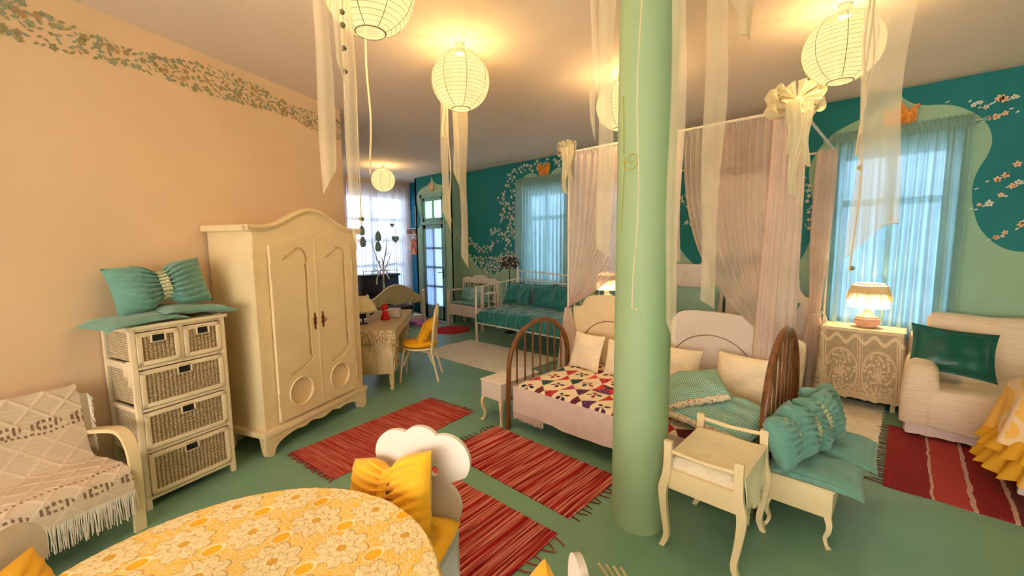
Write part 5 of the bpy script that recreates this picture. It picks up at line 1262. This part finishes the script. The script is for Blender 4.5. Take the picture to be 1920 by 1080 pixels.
def ybow(label, c, off, rot, w=.44, h=.33):
    rz = c.rotation_euler.z; p = Vector(c.location) + Matrix.Rotation(rz, 3, 'Z') @ Vector(off)
    o = pillow_mb(w, h, .15, 40, bow=.32, seed=2, wr=.006, pinch=.03, power=3.4).build('bow_cushion', m_yellow); o.location = p; o.rotation_euler = (Matrix.Rotation(rz, 3, 'Z') @ Euler(rot).to_matrix()).to_euler(); tag(o, label, 'cushion', yb)
    MB().grid(lambda u, v: ((v - .5) * .05, .112 * math.sin(2 * PI * u), .058 * math.cos(2 * PI * u)), 24, 4, wrap=True).build('centre_band', m_yellow, o); return o
ybow('yellow bow cushion leaning on the white cloud-backed chair behind the table', cc1, (-.085, -.14, .555), (R(64), R(-15), R(-6)))
ybow('yellow cushion whose tip shows in the bottom left corner', cc2, (-.05, -.10, .53), (R(70), R(-6), 0))
ybow('yellow cushion whose tip just shows at the bottom edge below the rug', cc3, (-.08, -.11, .50), (R(74), R(6), 0))
def sp(c, label):
    rz = c.rotation_euler.z; o = pillow_mb(.36, .34, .07, 24, wr=.01, pinch=-.06, power=4, seed=4).build('seat_cushion', m_yellow); o.location = Vector(c.location) + Matrix.Rotation(rz, 3, 'Z') @ Vector((0.01, -.175, .378)); o.rotation_euler = (0, 0, rz); tag(o, label, 'cushion', 'yellow seat cushions on the cloud-backed chairs')
sp(cc1, 'yellow seat cushion on the cloud-backed chair behind the table'); sp(cc2, 'yellow seat cushion on the bottom left chair'); sp(cc3, 'yellow seat cushion on the chair at the bottom edge')
wr = thing('wooden_comb_ornament', 'pale wooden piece with four short prongs at the bottom edge, right of the chair top', 'ornament', (-.575, 1.085, 0), R(40))
MB().tube([(0, 0, 0), (0, 0, .56)], .014).build('stand', m_cream_wood, wr); MB().lathe([(.09, 0), (.09, .015), (.02, .025)], 20).build('base', m_cream_wood, wr)
MB().box(-.035, .035, -.012, .012, .55, .61, bev=.008).build('palm', m_cream_wood, wr)
for k_ in range(4): MB().tube([(-.028 + .0185 * k_, 0, .60), (-.040 + .0225 * k_ - .03, 0, .665 - .004 * k_)], [.0065, .004], 6).build('prong', m_cream_wood, wr)

# ------------------------------------------------------------ sheer ribbons and strings hanging from the ceiling
RG = 'sheer ribbons hanging from the ceiling'
def ribbon(label, x, y, zb, w, ang=None, zt=H, mat=None, twist=.25, tail=.12, seed=0, w2=None, lean=(0, 0)):
    a0 = math.atan2(-x, y) if ang is None else ang; w2 = w2 or w
    def fn(a, b):
        z = zt + (zb - zt) * b; s = (a - .5) * (w + (w2 - w) * b) * (1 + .12 * math.sin(b * 9 + seed)); t = a0 + twist * math.sin(b * 4 + seed) 
        if b > .9: z -= tail * (a) * (b - .9) / .1
        c = .12 * w * math.cos(a * 2 * PI)
        return (x + lean[0] * b + s * math.cos(t) - c * math.sin(t) * .5 + .006 * math.sin(b * 11 + seed), y + lean[1] * b + s * math.sin(t) + c * math.cos(t) * .5, z)
    return tag(MB().grid(fn, 12, 60).build('ribbon', mat or m_ribbon, weld=False, angle=0), label, 'ribbon', RG)
SG = 'thin strings hanging from the ceiling'
def string(label, x, y, zb, beads=(), r=.003, zt=H, mat=None, curl=0):
    t = thing('hanging_string', label, 'string', (x, y, zb), 0, SG)
    P = [(.008 * math.sin(i * .9 + x * 9), .006 * math.cos(i * .7), (zt - zb) * (1 - i / 14)) for i in range(15)]
    if curl: P += [(curl * .4, 0, .0), (curl, 0, -.01)]
    MB().tube(P, r, 5).build('cord', mat or m_ribbon2, t)
    for z in beads: MB().ball((0, 0, z - zb), .011, 6).build('bead', M_bead, t)
    return t
M_bead = M('olive_wooden_bead', (.20, .15, .06), .6)
ribbon('wide sheer ribbon nearest the peach wall, hanging below the top left lantern', -1.74, .755, 1.86, .058, seed=1, tail=-.10, twist=.1)
ribbon('long sheer ribbon in front of the wardrobe top, right of the widest left ribbon', -1.80, .885, 1.70, .060, seed=2, w2=.04, twist=.1)
ribbon('short sheer ribbon between the two long left ribbons', -1.72, .81, 2.40, .030, seed=3, tail=.1)
string('beaded string over the top left lantern', -1.725, .835, 2.25, (2.59, 2.54, 2.45, 2.36))
string('string ending in one bead beside the wardrobe top', -1.83, .93, 1.74, (1.77,))
string('plain thin cord hanging straight from the top left lantern', -2.29, 1.24, 2.06, (), .006)
ribbon('sheer ribbon with frayed tip, left of the pair behind the middle lantern', -2.84, 2.20, 1.93, .050, seed=4, w2=.07, twist=.1, tail=.18)
ribbon('longest sheer ribbon behind the middle lantern', -2.84, 2.39, 1.55, .095, seed=5, w2=.055, twist=.1)
ribbon('narrow sheer ribbon in the bunch behind the middle lantern', -2.79, 2.28, 2.25, .045, seed=6)
string('cord with a small bead at its end behind the middle lantern', -2.86, 2.26, 1.83, (1.84,), .005)
string('short curling cord left of the ribbons behind the middle lantern', -2.80, 2.16, 2.52, (), .006)
hk = thing('ribbon_hook', 'round ceiling rosette that holds the ribbons behind the middle lantern', 'hook', (-2.82, 2.25, H), 0); MB().lathe([(.01, -.06), (.06, -.045), (.075, -.02), (.02, 0)], 20).build('rosette', m_ribbon2, hk, angle=0)
ribbon('wide sheer ribbon left of the green pillar reaching the left canopy', -1.235, 2.05, 1.62, .080, seed=7, twist=.12, tail=.05)
ribbon('narrow sheer ribbon left of the green pillar over the wide one', -1.27, 1.98, 2.3, .03, seed=8)
string('thin cord hanging in front of the green pillar with a forked end', -.865, 1.70, 1.36, (), .003, curl=.015)
ribbon('narrow sheer ribbon down the right side of the green pillar', -.785, 1.90, 1.28, .068, seed=9, twist=.15, w2=.05)
ribbon('wide sheer ribbon right of the green pillar, over the canopy rail', -.815, 2.47, 1.32, .12, seed=10, twist=.12, w2=.075, tail=.05)
ribbon('short twisted sheer ribbon near the top edge, right of the pillar', -.69, 2.50, 2.66, .16, seed=11, twist=1.1, tail=-.25, w2=.10)
ribbon('widest sheer ribbon on the right, hanging past the right lantern and curtain', -.125, 2.50, 1.56, .155, seed=12, twist=.05, w2=.155, tail=-.20)
string('cord with beads left of the widest right ribbon', -.185, 2.52, 1.50, (2.12, 1.98, 1.52), .004)
string('thin cord beside the right lantern', -.20, 2.60, 2.05, (), .005)
string('second thin cord beside the right lantern', -.175, 2.56, 2.25, (), .004)
# ------------------------------------------------------------ desk beside the wardrobe, its chair and what lies on it
DA = math.atan2(.647, -.762)                        # long side direction
dk0 = Vector((-4.09, 2.40)); da = Vector((-.762, .647)); db = Vector((-.647, -.762))
DL, DW, DZ = 1.36, .48, .70
dc = dk0 + da * DL / 2 + db * DW / 2
m_oldwood = M_wood('worn_cream_wood', (.50, .34, .15), (.80, .64, .40), (6, 6, 1.2), .5)
dk = thing('desk', 'worn cream wooden desk with turned legs beside the wardrobe', 'desk', (dc.x, dc.y, 0), DA)
# local x along da; local y = rot90(da) = (-.647,-.762) = db, so the chair side is local -y
MB().box(-DL / 2, DL / 2, -DW / 2, DW / 2, DZ - .028, DZ, bev=.005).build('desktop', m_oldwood, dk)
for a in (-1, 1):
    for b in (-1, 1): MB().lathe([(.018, 0), (.024, .01), (.026, .035), (.016, .045), (.022, .06), (.028, .11), (.030, .18), (.024, .20), (.034, .22)], 14, at=(a * (DL / 2 - .07), b * (DW / 2 - .06))).build('leg', m_oldwood, dk)
for a in (-1, 1):
    xa = -DL / 2 + .02 if a < 0 else DL / 2 - .40
    o = MB().box(xa, xa + .38, -DW / 2 + .03, DW / 2 - .02, .20, DZ - .028, bev=.005).build('pedestal', m_oldwood, dk)
    for z in (.22, .38, .53): MB().box(xa + .02, xa + .36, -DW / 2 + .016, -DW / 2 + .03, z, z + .135, bev=.004).build('drawer', m_oldwood, o); MB().ball((xa + .19, -DW / 2 + .008, z + .07), .011, 6).build('knob', m_brass, o)
m_deskl = M_attr('desk_lace', .9, 300, .3)
def desk_runner():
    nu, nv = 150, 260; vs = []; cols = []
    for j in range(nv):
        t = j / (nv - 1) * 1.62 - .80                # along local x; hangs over the near end (x < -DL/2)
        for i in range(nu):
            y = (i / (nu - 1) - .5) * (DW + .10); over = -DL / 2 - t
            if over > 0: x, z = -DL / 2 - .008 - .02 * over, DZ + .008 - min(over, 1) * 1.0 - .025 * abs(math.sin(i / nu * PI * 4)) * (over > .10)
            else: x, z = t, DZ + .008
            sy = abs(y) - DW / 2
            if sy > 0: z -= sy * 2.0 + .01 * abs(math.sin(t * 30)); y = math.copysign(DW / 2 + .004 + sy * .1, y)
            d = math.sin(t * 75) * math.sin(y * 75 + (over > 0) * 0); k = .8 if d > -.25 else .35
            if over > .02: k = .85 if nz(t * 70, y * 70) > -.05 else .12
            if over > .17: k = .8
            vs.append((x, y, z)); cols.append((.30 + .52 * k, .19 + .44 * k, .09 + .30 * k, 1))
    fs = [(j * nu + i, j * nu + i + 1, (j + 1) * nu + i + 1, (j + 1) * nu + i) for j in range(nv - 1) for i in range(nu - 1)]
    b = MB(); b.add(vs, fs); b.col = cols; return b
MBd = desk_runner()
o = MBd.build('lace_runner', m_deskl, angle=0, loc=(dc.x, dc.y, 0), rot=(0, 0, DA)); tag(o, 'ecru crochet runner covering the desk and hanging over its near end', 'tablecloth')
def on_desk(x, y, z=DZ + .012): p = dc + da * x + db * y; return (p.x, p.y, z)
# little red figure
rf = thing('red_figurine', 'small red hooded figurine standing on the lace-covered desk', 'figurine', on_desk(-.02, -.02), DA)
m_redf = M('red_felt', (.60, .01, .01), .8)
MB().lathe([(.055, 0), (.058, .01), (.045, .06), (.03, .10), (.02, .115)], 18).build('robe', m_redf, rf, angle=0)
MB().ball((0, 0, .145), .036, 8, sc=(1, 1, 1.1)).build('head', M('skin_peach_felt', (.85, .50, .34), .8), rf)
MB().lathe([(.042, .135), (.044, .16), (.03, .19), (.012, .205), (.002, .21)], 18).ball((.0, .012, .15), .042, 8).build('hood', m_redf, rf, angle=0)
for s in (-1, 1): MB().ball((s * .012, -.034, .152), .004, 4).build('eye', m_black, rf)
# books
bks = 'stacked books on the desk'
for i, (w_, h_, th_, c, lab) in enumerate([(.26, .18, .022, (.02, .02, .03), 'black-covered book at the bottom of the stack on the desk'), (.25, .18, .018, (.72, .62, .45), 'cream book second from the bottom of the desk stack'), (.24, .17, .016, (.45, .10, .06), 'brown-red book third from the bottom of the desk stack'), (.24, .17, .016, (.70, .58, .38), 'tan book second from the top of the desk stack'), (.22, .16, .018, (.62, .40, .22), 'light brown book topmost on the desk stack')]):
    z = DZ + .012 + sum([.022, .018, .016, .016, .018][:i]); p = on_desk(.26, -.08, z); t = thing('book', lab, 'book', p, DA + uni(-.1, .1), bks); cm = M('book_cover_%d' % i, c, .5)
    MB().box(-w_ / 2, w_ / 2, -h_ / 2, h_ / 2, 0, .002).box(-w_ / 2, w_ / 2, -h_ / 2, h_ / 2, th_ - .002, th_).box(-w_ / 2, w_ / 2, h_ / 2 - .003, h_ / 2, 0, th_).build('cover', cm, t); MB().box(-w_ / 2 + .004, w_ / 2 - .004, -h_ / 2 + .004, h_ / 2 - .003, .002, th_ - .002).build('pages', m_white, t)
dlp = thing('desk_lamp', 'small desk lamp with lace-edged cream shade, partly behind the wardrobe', 'lamp', on_desk(-.24, .20), DA)
MB().lathe([(.06, 0), (.06, .01), (.012, .02), (.010, .2)], 16).build('stem', m_black, dlp); MB().lathe([(.16, .16), (.15, .2), (.11, .28), (.05, .33), (.01, .335)], 28, cap=False).build('shade', m_ecru, dlp, angle=0)
x = MB()
for i in range(40): a = 2 * PI * i / 40; x.ball((.16 * math.cos(a), .16 * math.sin(a), .155), .012, 4, sc=(1, 1, 1.3))
x.build('shade_lace', m_lace, dlp)
# bentwood chair with yellow cushion
CR_ = R(-43.8)
bc = thing('bentwood_chair', 'cream bentwood chair pushed up to the desk, with a yellow cushion', 'chair', (-4.31, 2.88, 0), CR_)
for a in (-1, 1):
    MB().tube(spline([(a * .13, -.17, .40), (a * .16, -.195, .25), (a * .18, -.22, 0)], 4), .011).build('leg', m_cream_wood, bc)
    MB().tube(spline([(a * .15, .15, .40), (a * .17, .19, .2), (a * .185, .235, 0)], 4), .012).build('leg', m_cream_wood, bc)
MB().tube([(.19 * math.cos(q), .19 * math.sin(q), .395) for q in [2 * PI * j / 28 for j in range(28)]], .014, 8, closed=True).lathe([(.002, .395), (.185, .395), (.185, .402), (.002, .402)], 28).build('seat', m_cream_wood, bc)
MB().tube(spline([(-.155, .16, .38), (-.165, .185, .60), (-.15, .205, .80), (-.08, .222, .895), (0, .228, .915), (.08, .222, .895), (.15, .205, .80), (.165, .185, .60), (.155, .16, .38)], 5), .013).build('back_hoop', m_cream_wood, bc)
MB().tube(spline([(-.09, .17, .42), (-.10, .19, .60), (-.08, .205, .74), (0, .213, .80), (.08, .205, .74), (.10, .19, .60), (.09, .17, .42)], 5), .010).build('inner_hoop', m_cream_wood, bc)
for a in (-1, 1): MB().tube(spline([(a * .16, -.18, .20), (a * .12, -.12, .34), (a * .02, -.06, .385)], 4), .008).tube(spline([(a * .17, .19, .18), (a * .13, .12, .33), (a * .03, .07, .385)], 4), .008).build('brace', m_cream_wood, bc)
def rot_c(p): q = Matrix.Rotation(CR_, 3, 'Z') @ Vector(p); return (q.x - 4.31, q.y + 2.88, q.z)
m_deepyellow = M('deep_yellow_cotton', (.88, .42, .005), .8, 14, .15, .4, 50)
b = MB(); b.lathe([(.01, .0), (.15, -.005), (.205, .02), (.215, .04), (.19, .065), (.10, .078), (.005, .08)], 60)
b.v = [(p[0] * (1 + .03 * math.sin(math.atan2(p[1], p[0]) * 18)), p[1] * (1 + .03 * math.sin(math.atan2(p[1], p[0]) * 18)), p[2]) for p in b.v]
o = b.build('seat_cushion', m_deepyellow, angle=0); o.location = rot_c((0, -.0, .408)); o.rotation_euler = (0, 0, CR_); tag(o, 'round yellow seat cushion on the cream bentwood chair', 'cushion')
o = pillow_mb(.36, .34, .13, 26, wr=.02, pinch=-.04).build('cushion', m_deepyellow); o.location = rot_c((0, .095, .60)); o.rotation_euler = (R(60), 0, CR_); tag(o, 'yellow cushion leaning on the back of the cream bentwood chair', 'cushion')

# ------------------------------------------------------------ far end: arched bench, dark cabinet, twig tree, shelf, posters, curtain
ab = thing('arched_bench', 'white bench with arched top board and lace valance beyond the desk', 'bench', (-7.15, 4.28, 0), R(90))
# local x along +y of the room, local -y faces +x
arch = [(-.62, .60), (.62, .60)] + [(p[0], p[1]) for p in spline([(.62, .64), (.50, .65), (.38, .72), (.2, .84), (0, .89), (-.2, .84), (-.38, .72), (-.50, .65), (-.62, .64)], 5)]
MB().prism(arch, -.02, .02).build('arched_board', m_cream_wood, ab)
for a in (-.61, .61): MB().box(a - .025, a + .025, -.03, .03, 0, .70, bev=.004).lathe([(.03, .70), (.035, .72), (.0, .76)], 12, at=(a, 0)).build('post', m_pinkwhite, ab)
for a in (-.61, .61): MB().box(a - .025, a + .025, .50, .55, 0, .60, bev=.004).build('leg', m_pinkwhite, ab)
MB().box(-.60, .60, -.02, .53, .16, .22, bev=.004).build('seat', m_pinkwhite, ab)
m_darkpat = M('dark_floral_cloth', (.05, .045, .04), .9, 30, .9, .3); 
MB().box(-.45, .40, .05, .40, .22, .44, bev=.03).build('dark_bolster', m_darkpat, ab)
vl = MB().grid(lambda a, b: (-.6 + 1.2 * a, -.03 + .01 * math.sin(a * 60), .61 - b * (.07 + .05 * abs(math.sin(a * PI * 3)))), 120, 8).build('lace_valance', m_lace, ab, weld=False)
cab = thing('piano', 'small black upright cabinet with a low iron rail, in front of the white end curtains', 'cabinet', (-8.35, 4.56, 0), R(90))
MB().box(-.42, .42, -.14, .16, .06, .98, bev=.01).build('case', m_black, cab); MB().box(-.45, .45, -.17, .18, .98, 1.02, bev=.006).build('top_board', m_black, cab); MB().box(-.40, .40, -.20, -.10, .62, .68, bev=.01).build('ledge', m_black, cab)
x = MB().tube([(-.40, -.12, 1.10), (.40, -.12, 1.10)], .006)
for a in (-.40, -.2, 0, .2, .40): x.tube([(a, -.12, 1.02), (a, -.12, 1.12)], .006)
x.build('iron_rail', m_black, cab)
for a in (-.38, .38): MB().box(a - .03, a + .03, -.1, .1, 0, .062).build('foot', m_black, cab)
cab['category'] = 'cabinet'; cab.name = 'upright_cabinet'
tw = thing('twig_tree', 'bare white birch twigs tied with white ribbons before the end curtains', 'twigs', (-7.75, 4.34, .0), 0)
m_birch = M('birch_bark', (.62, .55, .46), .8, 30, .35, .3, 60)
x = MB(); rr = random.Random(4)
x.tube([(0, 0, 0), (.0, .0, .8), (.01, .02, 1.15), (-.01, .0, 1.4)], [.016, .014, .012, .010], 7)
for a, b in (((0, .0, 1.10), (-.0, -.22, 1.72)), ((0, .0, 1.15), (.02, .12, 1.75)), ((0, .02, 1.2), (.02, .30, 1.28)), ((0, 0, 1.0), (.0, -.20, 1.18)), ((0, .0, 1.25), (.1, .05, 1.62)), ((0, 0, 1.05), (.0, .22, 1.50)), ((0, -.04, 1.3), (0, -.16, 1.42)), ((0, .06, 1.4), (0, .15, 1.48))):
    A = Vector(a); B = Vector(b); m_ = (A + B) / 2 + Vector((0, rr.uniform(-.03, .03), rr.uniform(-.02, .03))); x.tube([A, m_, B], [.011, .008, .005], 6)
x.build('branches', m_birch, tw)
for p, q in (((0, -.10, 1.12), (0, -.16, .86)), ((0, .06, 1.15), (0, .13, .95)), ((0, 0, 1.1), (0, .01, .78))):
    MB().grid(lambda a, b, p=p, q=q: (.01 + .01 * math.sin(b * 8), p[1] + (q[1] - p[1]) * b + (a - .5) * .03, p[2] + (q[2] - p[2]) * b), 4, 12).build('ribbon', m_white_cloth, tw, weld=False)
MB().lathe([(.11, 0), (.12, .02), (.10, .18), (.11, .2)], 20).build('pot', m_white, tw)
m_ornament = M('grey_green_felt', (.22, .30, .27), .8, 20, .3)
def heart_out(k): return [(k * .5 * (math.sin(t) ** 3) * 1.0, k * (.40 * math.cos(t) - .16 * math.cos(2 * t) - .06 * math.cos(3 * t) - .03 * math.cos(4 * t))) for t in [2 * PI * j / 24 for j in range(24)]]
for i, (y_, z_, k, kd, lab) in enumerate([(4.16, 1.95, .12, 'leaf', 'grey-green ornament high on the left end curtain'), (4.17, 1.72, .13, 'leaf', 'grey-green ornament below the highest one at left of the end curtain'), (4.52, 1.84, .13, 'leaf', 'grey-green leaf ornament in the middle of the end curtain'), (4.51, 1.62, .13, 'leaf', 'grey-green leaf ornament below the middle one on the end curtain'), (4.93, 1.78, .18, 'heart', 'grey heart ornament hanging at the right of the end curtain'), (4.86, 2.08, .10, 'heart', 'small dark heart ornament above the larger heart on the end curtain'), (-1, 0, 0, '', '')][:6]):
    t = thing('hanging_ornament', lab, 'ornament', (-8.2, y_, z_), R(90), 'felt ornaments hanging before the end curtains')
    ol = heart_out(k) if kd == 'heart' else [(.5 * k * math.sin(q) * (1 - .3 * math.cos(q)), k * .85 * math.cos(q)) for q in [2 * PI * j / 16 for j in range(16)]]
    MB().prism(ol, -.012, .012).build('body', m_ornament, t); MB().tube([(0, 0, k * .4), (0, 0, H - z_)], .0018, 4).build('thread', m_ornament, t)
def fcurt(a, b):
    y = 4.02 + 1.64 * a; am = .012 + .03 * min(1, b * 2); return (XF + .12 + am * math.sin(2 * PI * 26 * a + 1.5 * math.sin(a * 8)) + .01 * math.sin(a * 400 * .3), y, 3.02 - 2.9 * b)
o = MB().grid(fcurt, 320, 26).build('curtain', m_curtain_w, weld=False, angle=0); tag(o, 'long white sheer curtain across the window at the far end of the room', 'curtain')
m_pinkcurt = M_sheer('pale_pink_curtain', (.78, .58, .50), .1, .4)
o = MB().grid(lambda a, b: (XF + .20 + .025 * math.sin(2 * PI * 7 * a + .5 * b), 3.74 + .34 * a, 3.02 - 2.9 * b), 80, 20).build('curtain', m_pinkcurt, weld=False, angle=0); tag(o, 'pale pink side curtain left of the long white sheer curtain at the far end', 'curtain')
r = thing('curtain_rod', 'wooden curtain rod above the long white curtain at the far end', 'curtain rod', (XF + .13, 4.65, 3.04), R(90)); MB().tube([(-1.0, 0, 0), (1.0, 0, 0)], .014).build('rod', m_peachcrest, r)
for a in (-.95, .95): MB().tube([(a, 0, 0), (a, .13, 0)], .008).build('bracket', m_peachcrest, r)
sh_ = thing('wall_shelf', 'small white wall shelf with peg rail left of the mint door', 'shelf', (-8.50, 5.70, 1.88), 0)
MB().box(-.28, .28, -.16, .05, 0, .02, bev=.003).build('board', m_pinkwhite, sh_); MB().box(-.28, .28, .02, .05, -.10, 0, bev=.003).build('peg_rail', m_pinkwhite, sh_); MB().box(-.28, .28, -.155, -.145, .14, .155).build('front_rail', m_pinkwhite, sh_)
for a in (-.25, .25): MB().box(a - .01, a + .01, -.16, .04, .02, .155).build('side', m_pinkwhite, sh_)
for i, (a, c, lab) in enumerate(((.16, m_white, 'white cup standing at the right of the small wall shelf'), (-.02, m_peachcrest, 'peach pot in the middle of the small wall shelf'))):
    t = thing('pot', lab, 'pot', (-8.50 + a, 5.64, 1.90), 0, 'pots on the small wall shelf'); MB().lathe([(.03, 0), (.045, .02), (.05, .08), (.04, .10)], 14).build('body', c, t); MB().lathe([(.04, .10), (.043, .105), (.03, .11)], 14).build('rim', m_brass, t)
hb = thing('hanging_bag', 'small pale cloth bag hanging from the shelf pegs', 'bag', (-8.62, 5.60, 1.58), 0); MB().ball((0, 0, .06), .06, 8, sc=(.8, .5, 1.9)).build('pouch', m_ecru, hb); MB().tube([(0, 0, .15), (0, .12, .24)], .004).build('cord', m_black, hb)
def poster(name, label, u, z, w, h, base, kind):
    t = thing(name, label, 'poster', (u, 5.748, z), 0)
    mm = [base, M('poster_red_print', (.75, .05, .03), .7), M('poster_white_print', (.85, .75, .68), .7), M('poster_dark_print', (.10, .05, .05), .7)]
    b = MB().box(-w / 2, w / 2, -.006, 0, -h / 2, h / 2)
    rr = random.Random(len(label))
    for i in range(9 if kind else 6):
        flower(b, rr.uniform(-.3, .3) * w, rr.uniform(-.4, .1 if kind else .4) * h, rr.uniform(.02, .07) * (1 if kind else .5), rr.choice((1, 1, 2)), 3, y=-.008 - .0005 * i, rot=rr.random())
    b.build('print', mm, t, smooth=False, weld=False); return t
m_coral = M('coral_poster_paper', (.85, .28, .14), .7); m_peachp = M('peach_poster_paper', (.75, .48, .36), .7)
poster('poster', 'coral poster with red and white flowers on the blue wall left of the door', -8.66, 1.70, .46, .58, m_coral, 1)
poster('poster', 'narrow peach poster above the small wall shelf', -8.56, 2.33, .14, .46, m_peachp, 0)
# ------------------------------------------------------------ white settle with mint cushions
bs = thing('settle', 'white wooden settle with openwork back and mint cushions beside the door', 'bench', (-6.24, 5.42, 0), 0)
bw = 1.02
for a in (-1, 1):
    MB().box(a * bw / 2 - .025, a * bw / 2 + .025, -.22, -.17, 0, .74 if a < 0 else .86, bev=.004).build('front_post', m_pinkwhite, bs)
    MB().box(a * bw / 2 - .025, a * bw / 2 + .025, .20, .25, 0, .95, bev=.004).build('rear_post', m_pinkwhite, bs)
    MB().box(a * bw / 2 - .02, a * bw / 2 + .02, -.22, .24, .70, .74, bev=.006).build('armrest', m_pinkwhite, bs)
MB().box(-bw / 2, bw / 2, -.21, -.19, .24, .44, bev=.003).build('apron', m_pinkwhite, bs); MB().box(-bw / 2, bw / 2, -.22, .24, .43, .455, bev=.004).build('seat', m_pinkwhite, bs)
topb = [(-bw / 2, .86), (bw / 2, .86)] + [tuple(p) for p in spline([(bw / 2, .94), (bw / 2 - .08, .98), (.22, .97), (.18, 1.01), (.0, 1.03), (-.18, 1.01), (-.22, .97), (-bw / 2 + .08, .98), (-bw / 2, .94)], 4)]
MB().prism(topb, .215, .24).build('top_board', m_pinkwhite, bs); MB().box(-bw / 2, bw / 2, .215, .24, .50, .54).build('lower_rail', m_pinkwhite, bs)
for i in range(4):
    x_ = -bw / 2 + bw * (i + .5) / 4; b = MB()
    for s in (-1, 1): b.tube(spline([(x_, .23, .54), (x_ + s * .05, .23, .62), (x_ + s * .09, .23, .74), (x_ + s * .05, .23, .87)], 4), .009)
    b.tube([(x_, .23, .54), (x_, .23, .87)], .010); b.build('openwork_tulip', m_pinkwhite, bs)
mc = 'mint cushions on the white settle'
cushion('seat_pad', 1.0, .40, .05, m_aqua2, 'long mint seat pad on the white settle', 'seat pad', (-6.24, 5.41, .487), (0, 0, 0), None, seed=1)
for i, (u, lab) in enumerate(((-6.48, 'mint flower-shaped cushion left on the white settle'), (-6.22, 'pale blue-mint flower cushion in the middle of the white settle'), (-5.95, 'mint flower-shaped cushion right on the white settle'))):
    b = pillow_mb(.27, .27, .12, 22, wr=.012, seed=i, pinch=-.05, tuft=1.0)
    b.v = [(p[0] * (1 + .10 * math.cos(5 * math.atan2(p[1], p[0]))), p[1] * (1 + .10 * math.cos(5 * math.atan2(p[1], p[0]))), p[2]) for p in b.v]
    o = b.build('cushion', m_aqua2 if i != 1 else M('pale_blue_mint', (.32, .52, .55), .85)); o.location = (u, 5.50, .64); o.rotation_euler = (R(70), 0, uni(-.2, .2)); tag(o, lab, 'cushion', mc)
# ------------------------------------------------------------ iron daybed with teal velvet
ib = thing('iron_daybed', 'cream iron daybed with teal velvet mattress under the curtained window', 'bed', (-4.15, 5.03, 0), 0)
u0_, u1_ = -.97, .85; vf, vb = -.50, .52
for a in (u0_, u1_):
    MB().tube([(a, vf, 0), (a, vf, .96 if a < 0 else .5)], .020).build('front_post', m_white, ib); MB().tube([(a, vb, 0), (a, vb, 1.22)], .022).ball((a, vb, 1.23), .03, 6).build('rear_post', m_white, ib)
    if a < 0:
        b = MB().tube([(a, vf, .94), (a, vb, 1.02)], .012).tube([(a, vf, .40), (a, vb, .40)], .012)
        for i in range(6): y_ = vf + (vb - vf) * (i + 1) / 7; b.tube([(a, y_, .40), (a, y_, .94 + .08 * (i + 1) / 7)], .006)
        b.build('end_rails', m_white, ib)
b = MB().tube([(u0_, vb, 1.17), (u1_, vb, 1.10)], .012).tube([(u0_, vb, 1.02), (u1_, vb, .95)], .010).tube([(u0_, vb, .42), (u1_, vb, .42)], .010)
for i in range(15): x_ = u0_ + (u1_ - u0_) * (i + 1) / 16; b.tube([(x_, vb, .42), (x_, vb, 1.17 - .07 * (i + 1) / 16)], .0065)
b.build('back_rails', m_white, ib)
MB().box(u0_, u1_, vf - .012, vf + .012, .345, .375).box(u0_, u1_, vb - .012, vb + .012, .345, .375).build('side_rail', m_white, ib)
def M_quiltteal():
    m, nt, b = newmat('quilted_teal_velvet'); v = coords(nt, (1, 1, 1)); w_ = nt.nodes.new('ShaderNodeTexWave'); w_.inputs['Scale'].default_value = 2.2; w_.inputs['Distortion'].default_value = 9; w_.inputs['Detail Scale'].default_value = 2.5; nt.links.new(v, w_.inputs[0])
    nt.links.new(ramp(nt, w_.outputs['Fac'], [(.1, (.0, .155, .14)), (.9, (.0, .21, .185))]), b.inputs['Base Color']); b.inputs['Roughness'].default_value = .4; b.inputs['Sheen Weight'].default_value = .4; bump(nt, b, w_.outputs['Fac'], .5, .02); return m
m_qteal = M_quiltteal()
soft_box(u0_ + .03, u1_ - .02, vf - .03, vb - .04, .37, .60, .10, 2, .03).build('mattress', m_qteal, ib)
tg = 'teal velvet cushions on the iron daybed'
for i, (u, w_, lab) in enumerate(((-5.00, .42, 'teal velvet flanged cushion at the left end of the daybed, beside the settle'), (-4.69, .34, 'teal velvet cushion second from left on the daybed'), (-4.30, .48, 'large teal velvet cushion third from left on the daybed'), (-3.93, .38, 'teal velvet cushion at the right of the daybed, next to the canopy voile'))):
    cushion('cushion', w_, .40, .14, m_tealcloth, lab, 'cushion', (u, 5.30 - .06 * (i % 2), .785), (R(72), R((-4, 3, -2, 6)[i]), R((4, -14, 3, -6)[i])), tg, seed=i, flange=.08, wr=.012, n=26)
# ------------------------------------------------------------ black lace umbrella lamp on a pole, far corner
fl_ = thing('floor_lamp', 'black pole lamp with round openwork floral shade behind the settle end', 'lamp', (-5.28, 5.50, 0), 0)
MB().lathe([(.10, 0), (.10, .02), (.015, .04)], 16).build('base', m_black, fl_); MB().tube([(0, 0, .03), (0, 0, 1.36)], .012).build('pole', m_black, fl_)
MB().ball((0, 0, 1.31), .225, 14, sc=(1, .62, .55)).build('shade', m_darkpat, fl_)
b = MB(); rr = random.Random(9)
for i in range(150):
    a = rr.uniform(0, 2 * PI); ph = rr.uniform(.1, PI - .1); r = .228
    b.ball((r * math.sin(ph) * math.cos(a), r * .62 * math.sin(ph) * math.sin(a), 1.31 + r * .55 * math.cos(ph)), rr.uniform(.010, .018), 3)
b.build('shade_flowers', M('silver_grey_flowers', (.60, .55, .50), .5), fl_, kind='stuff')
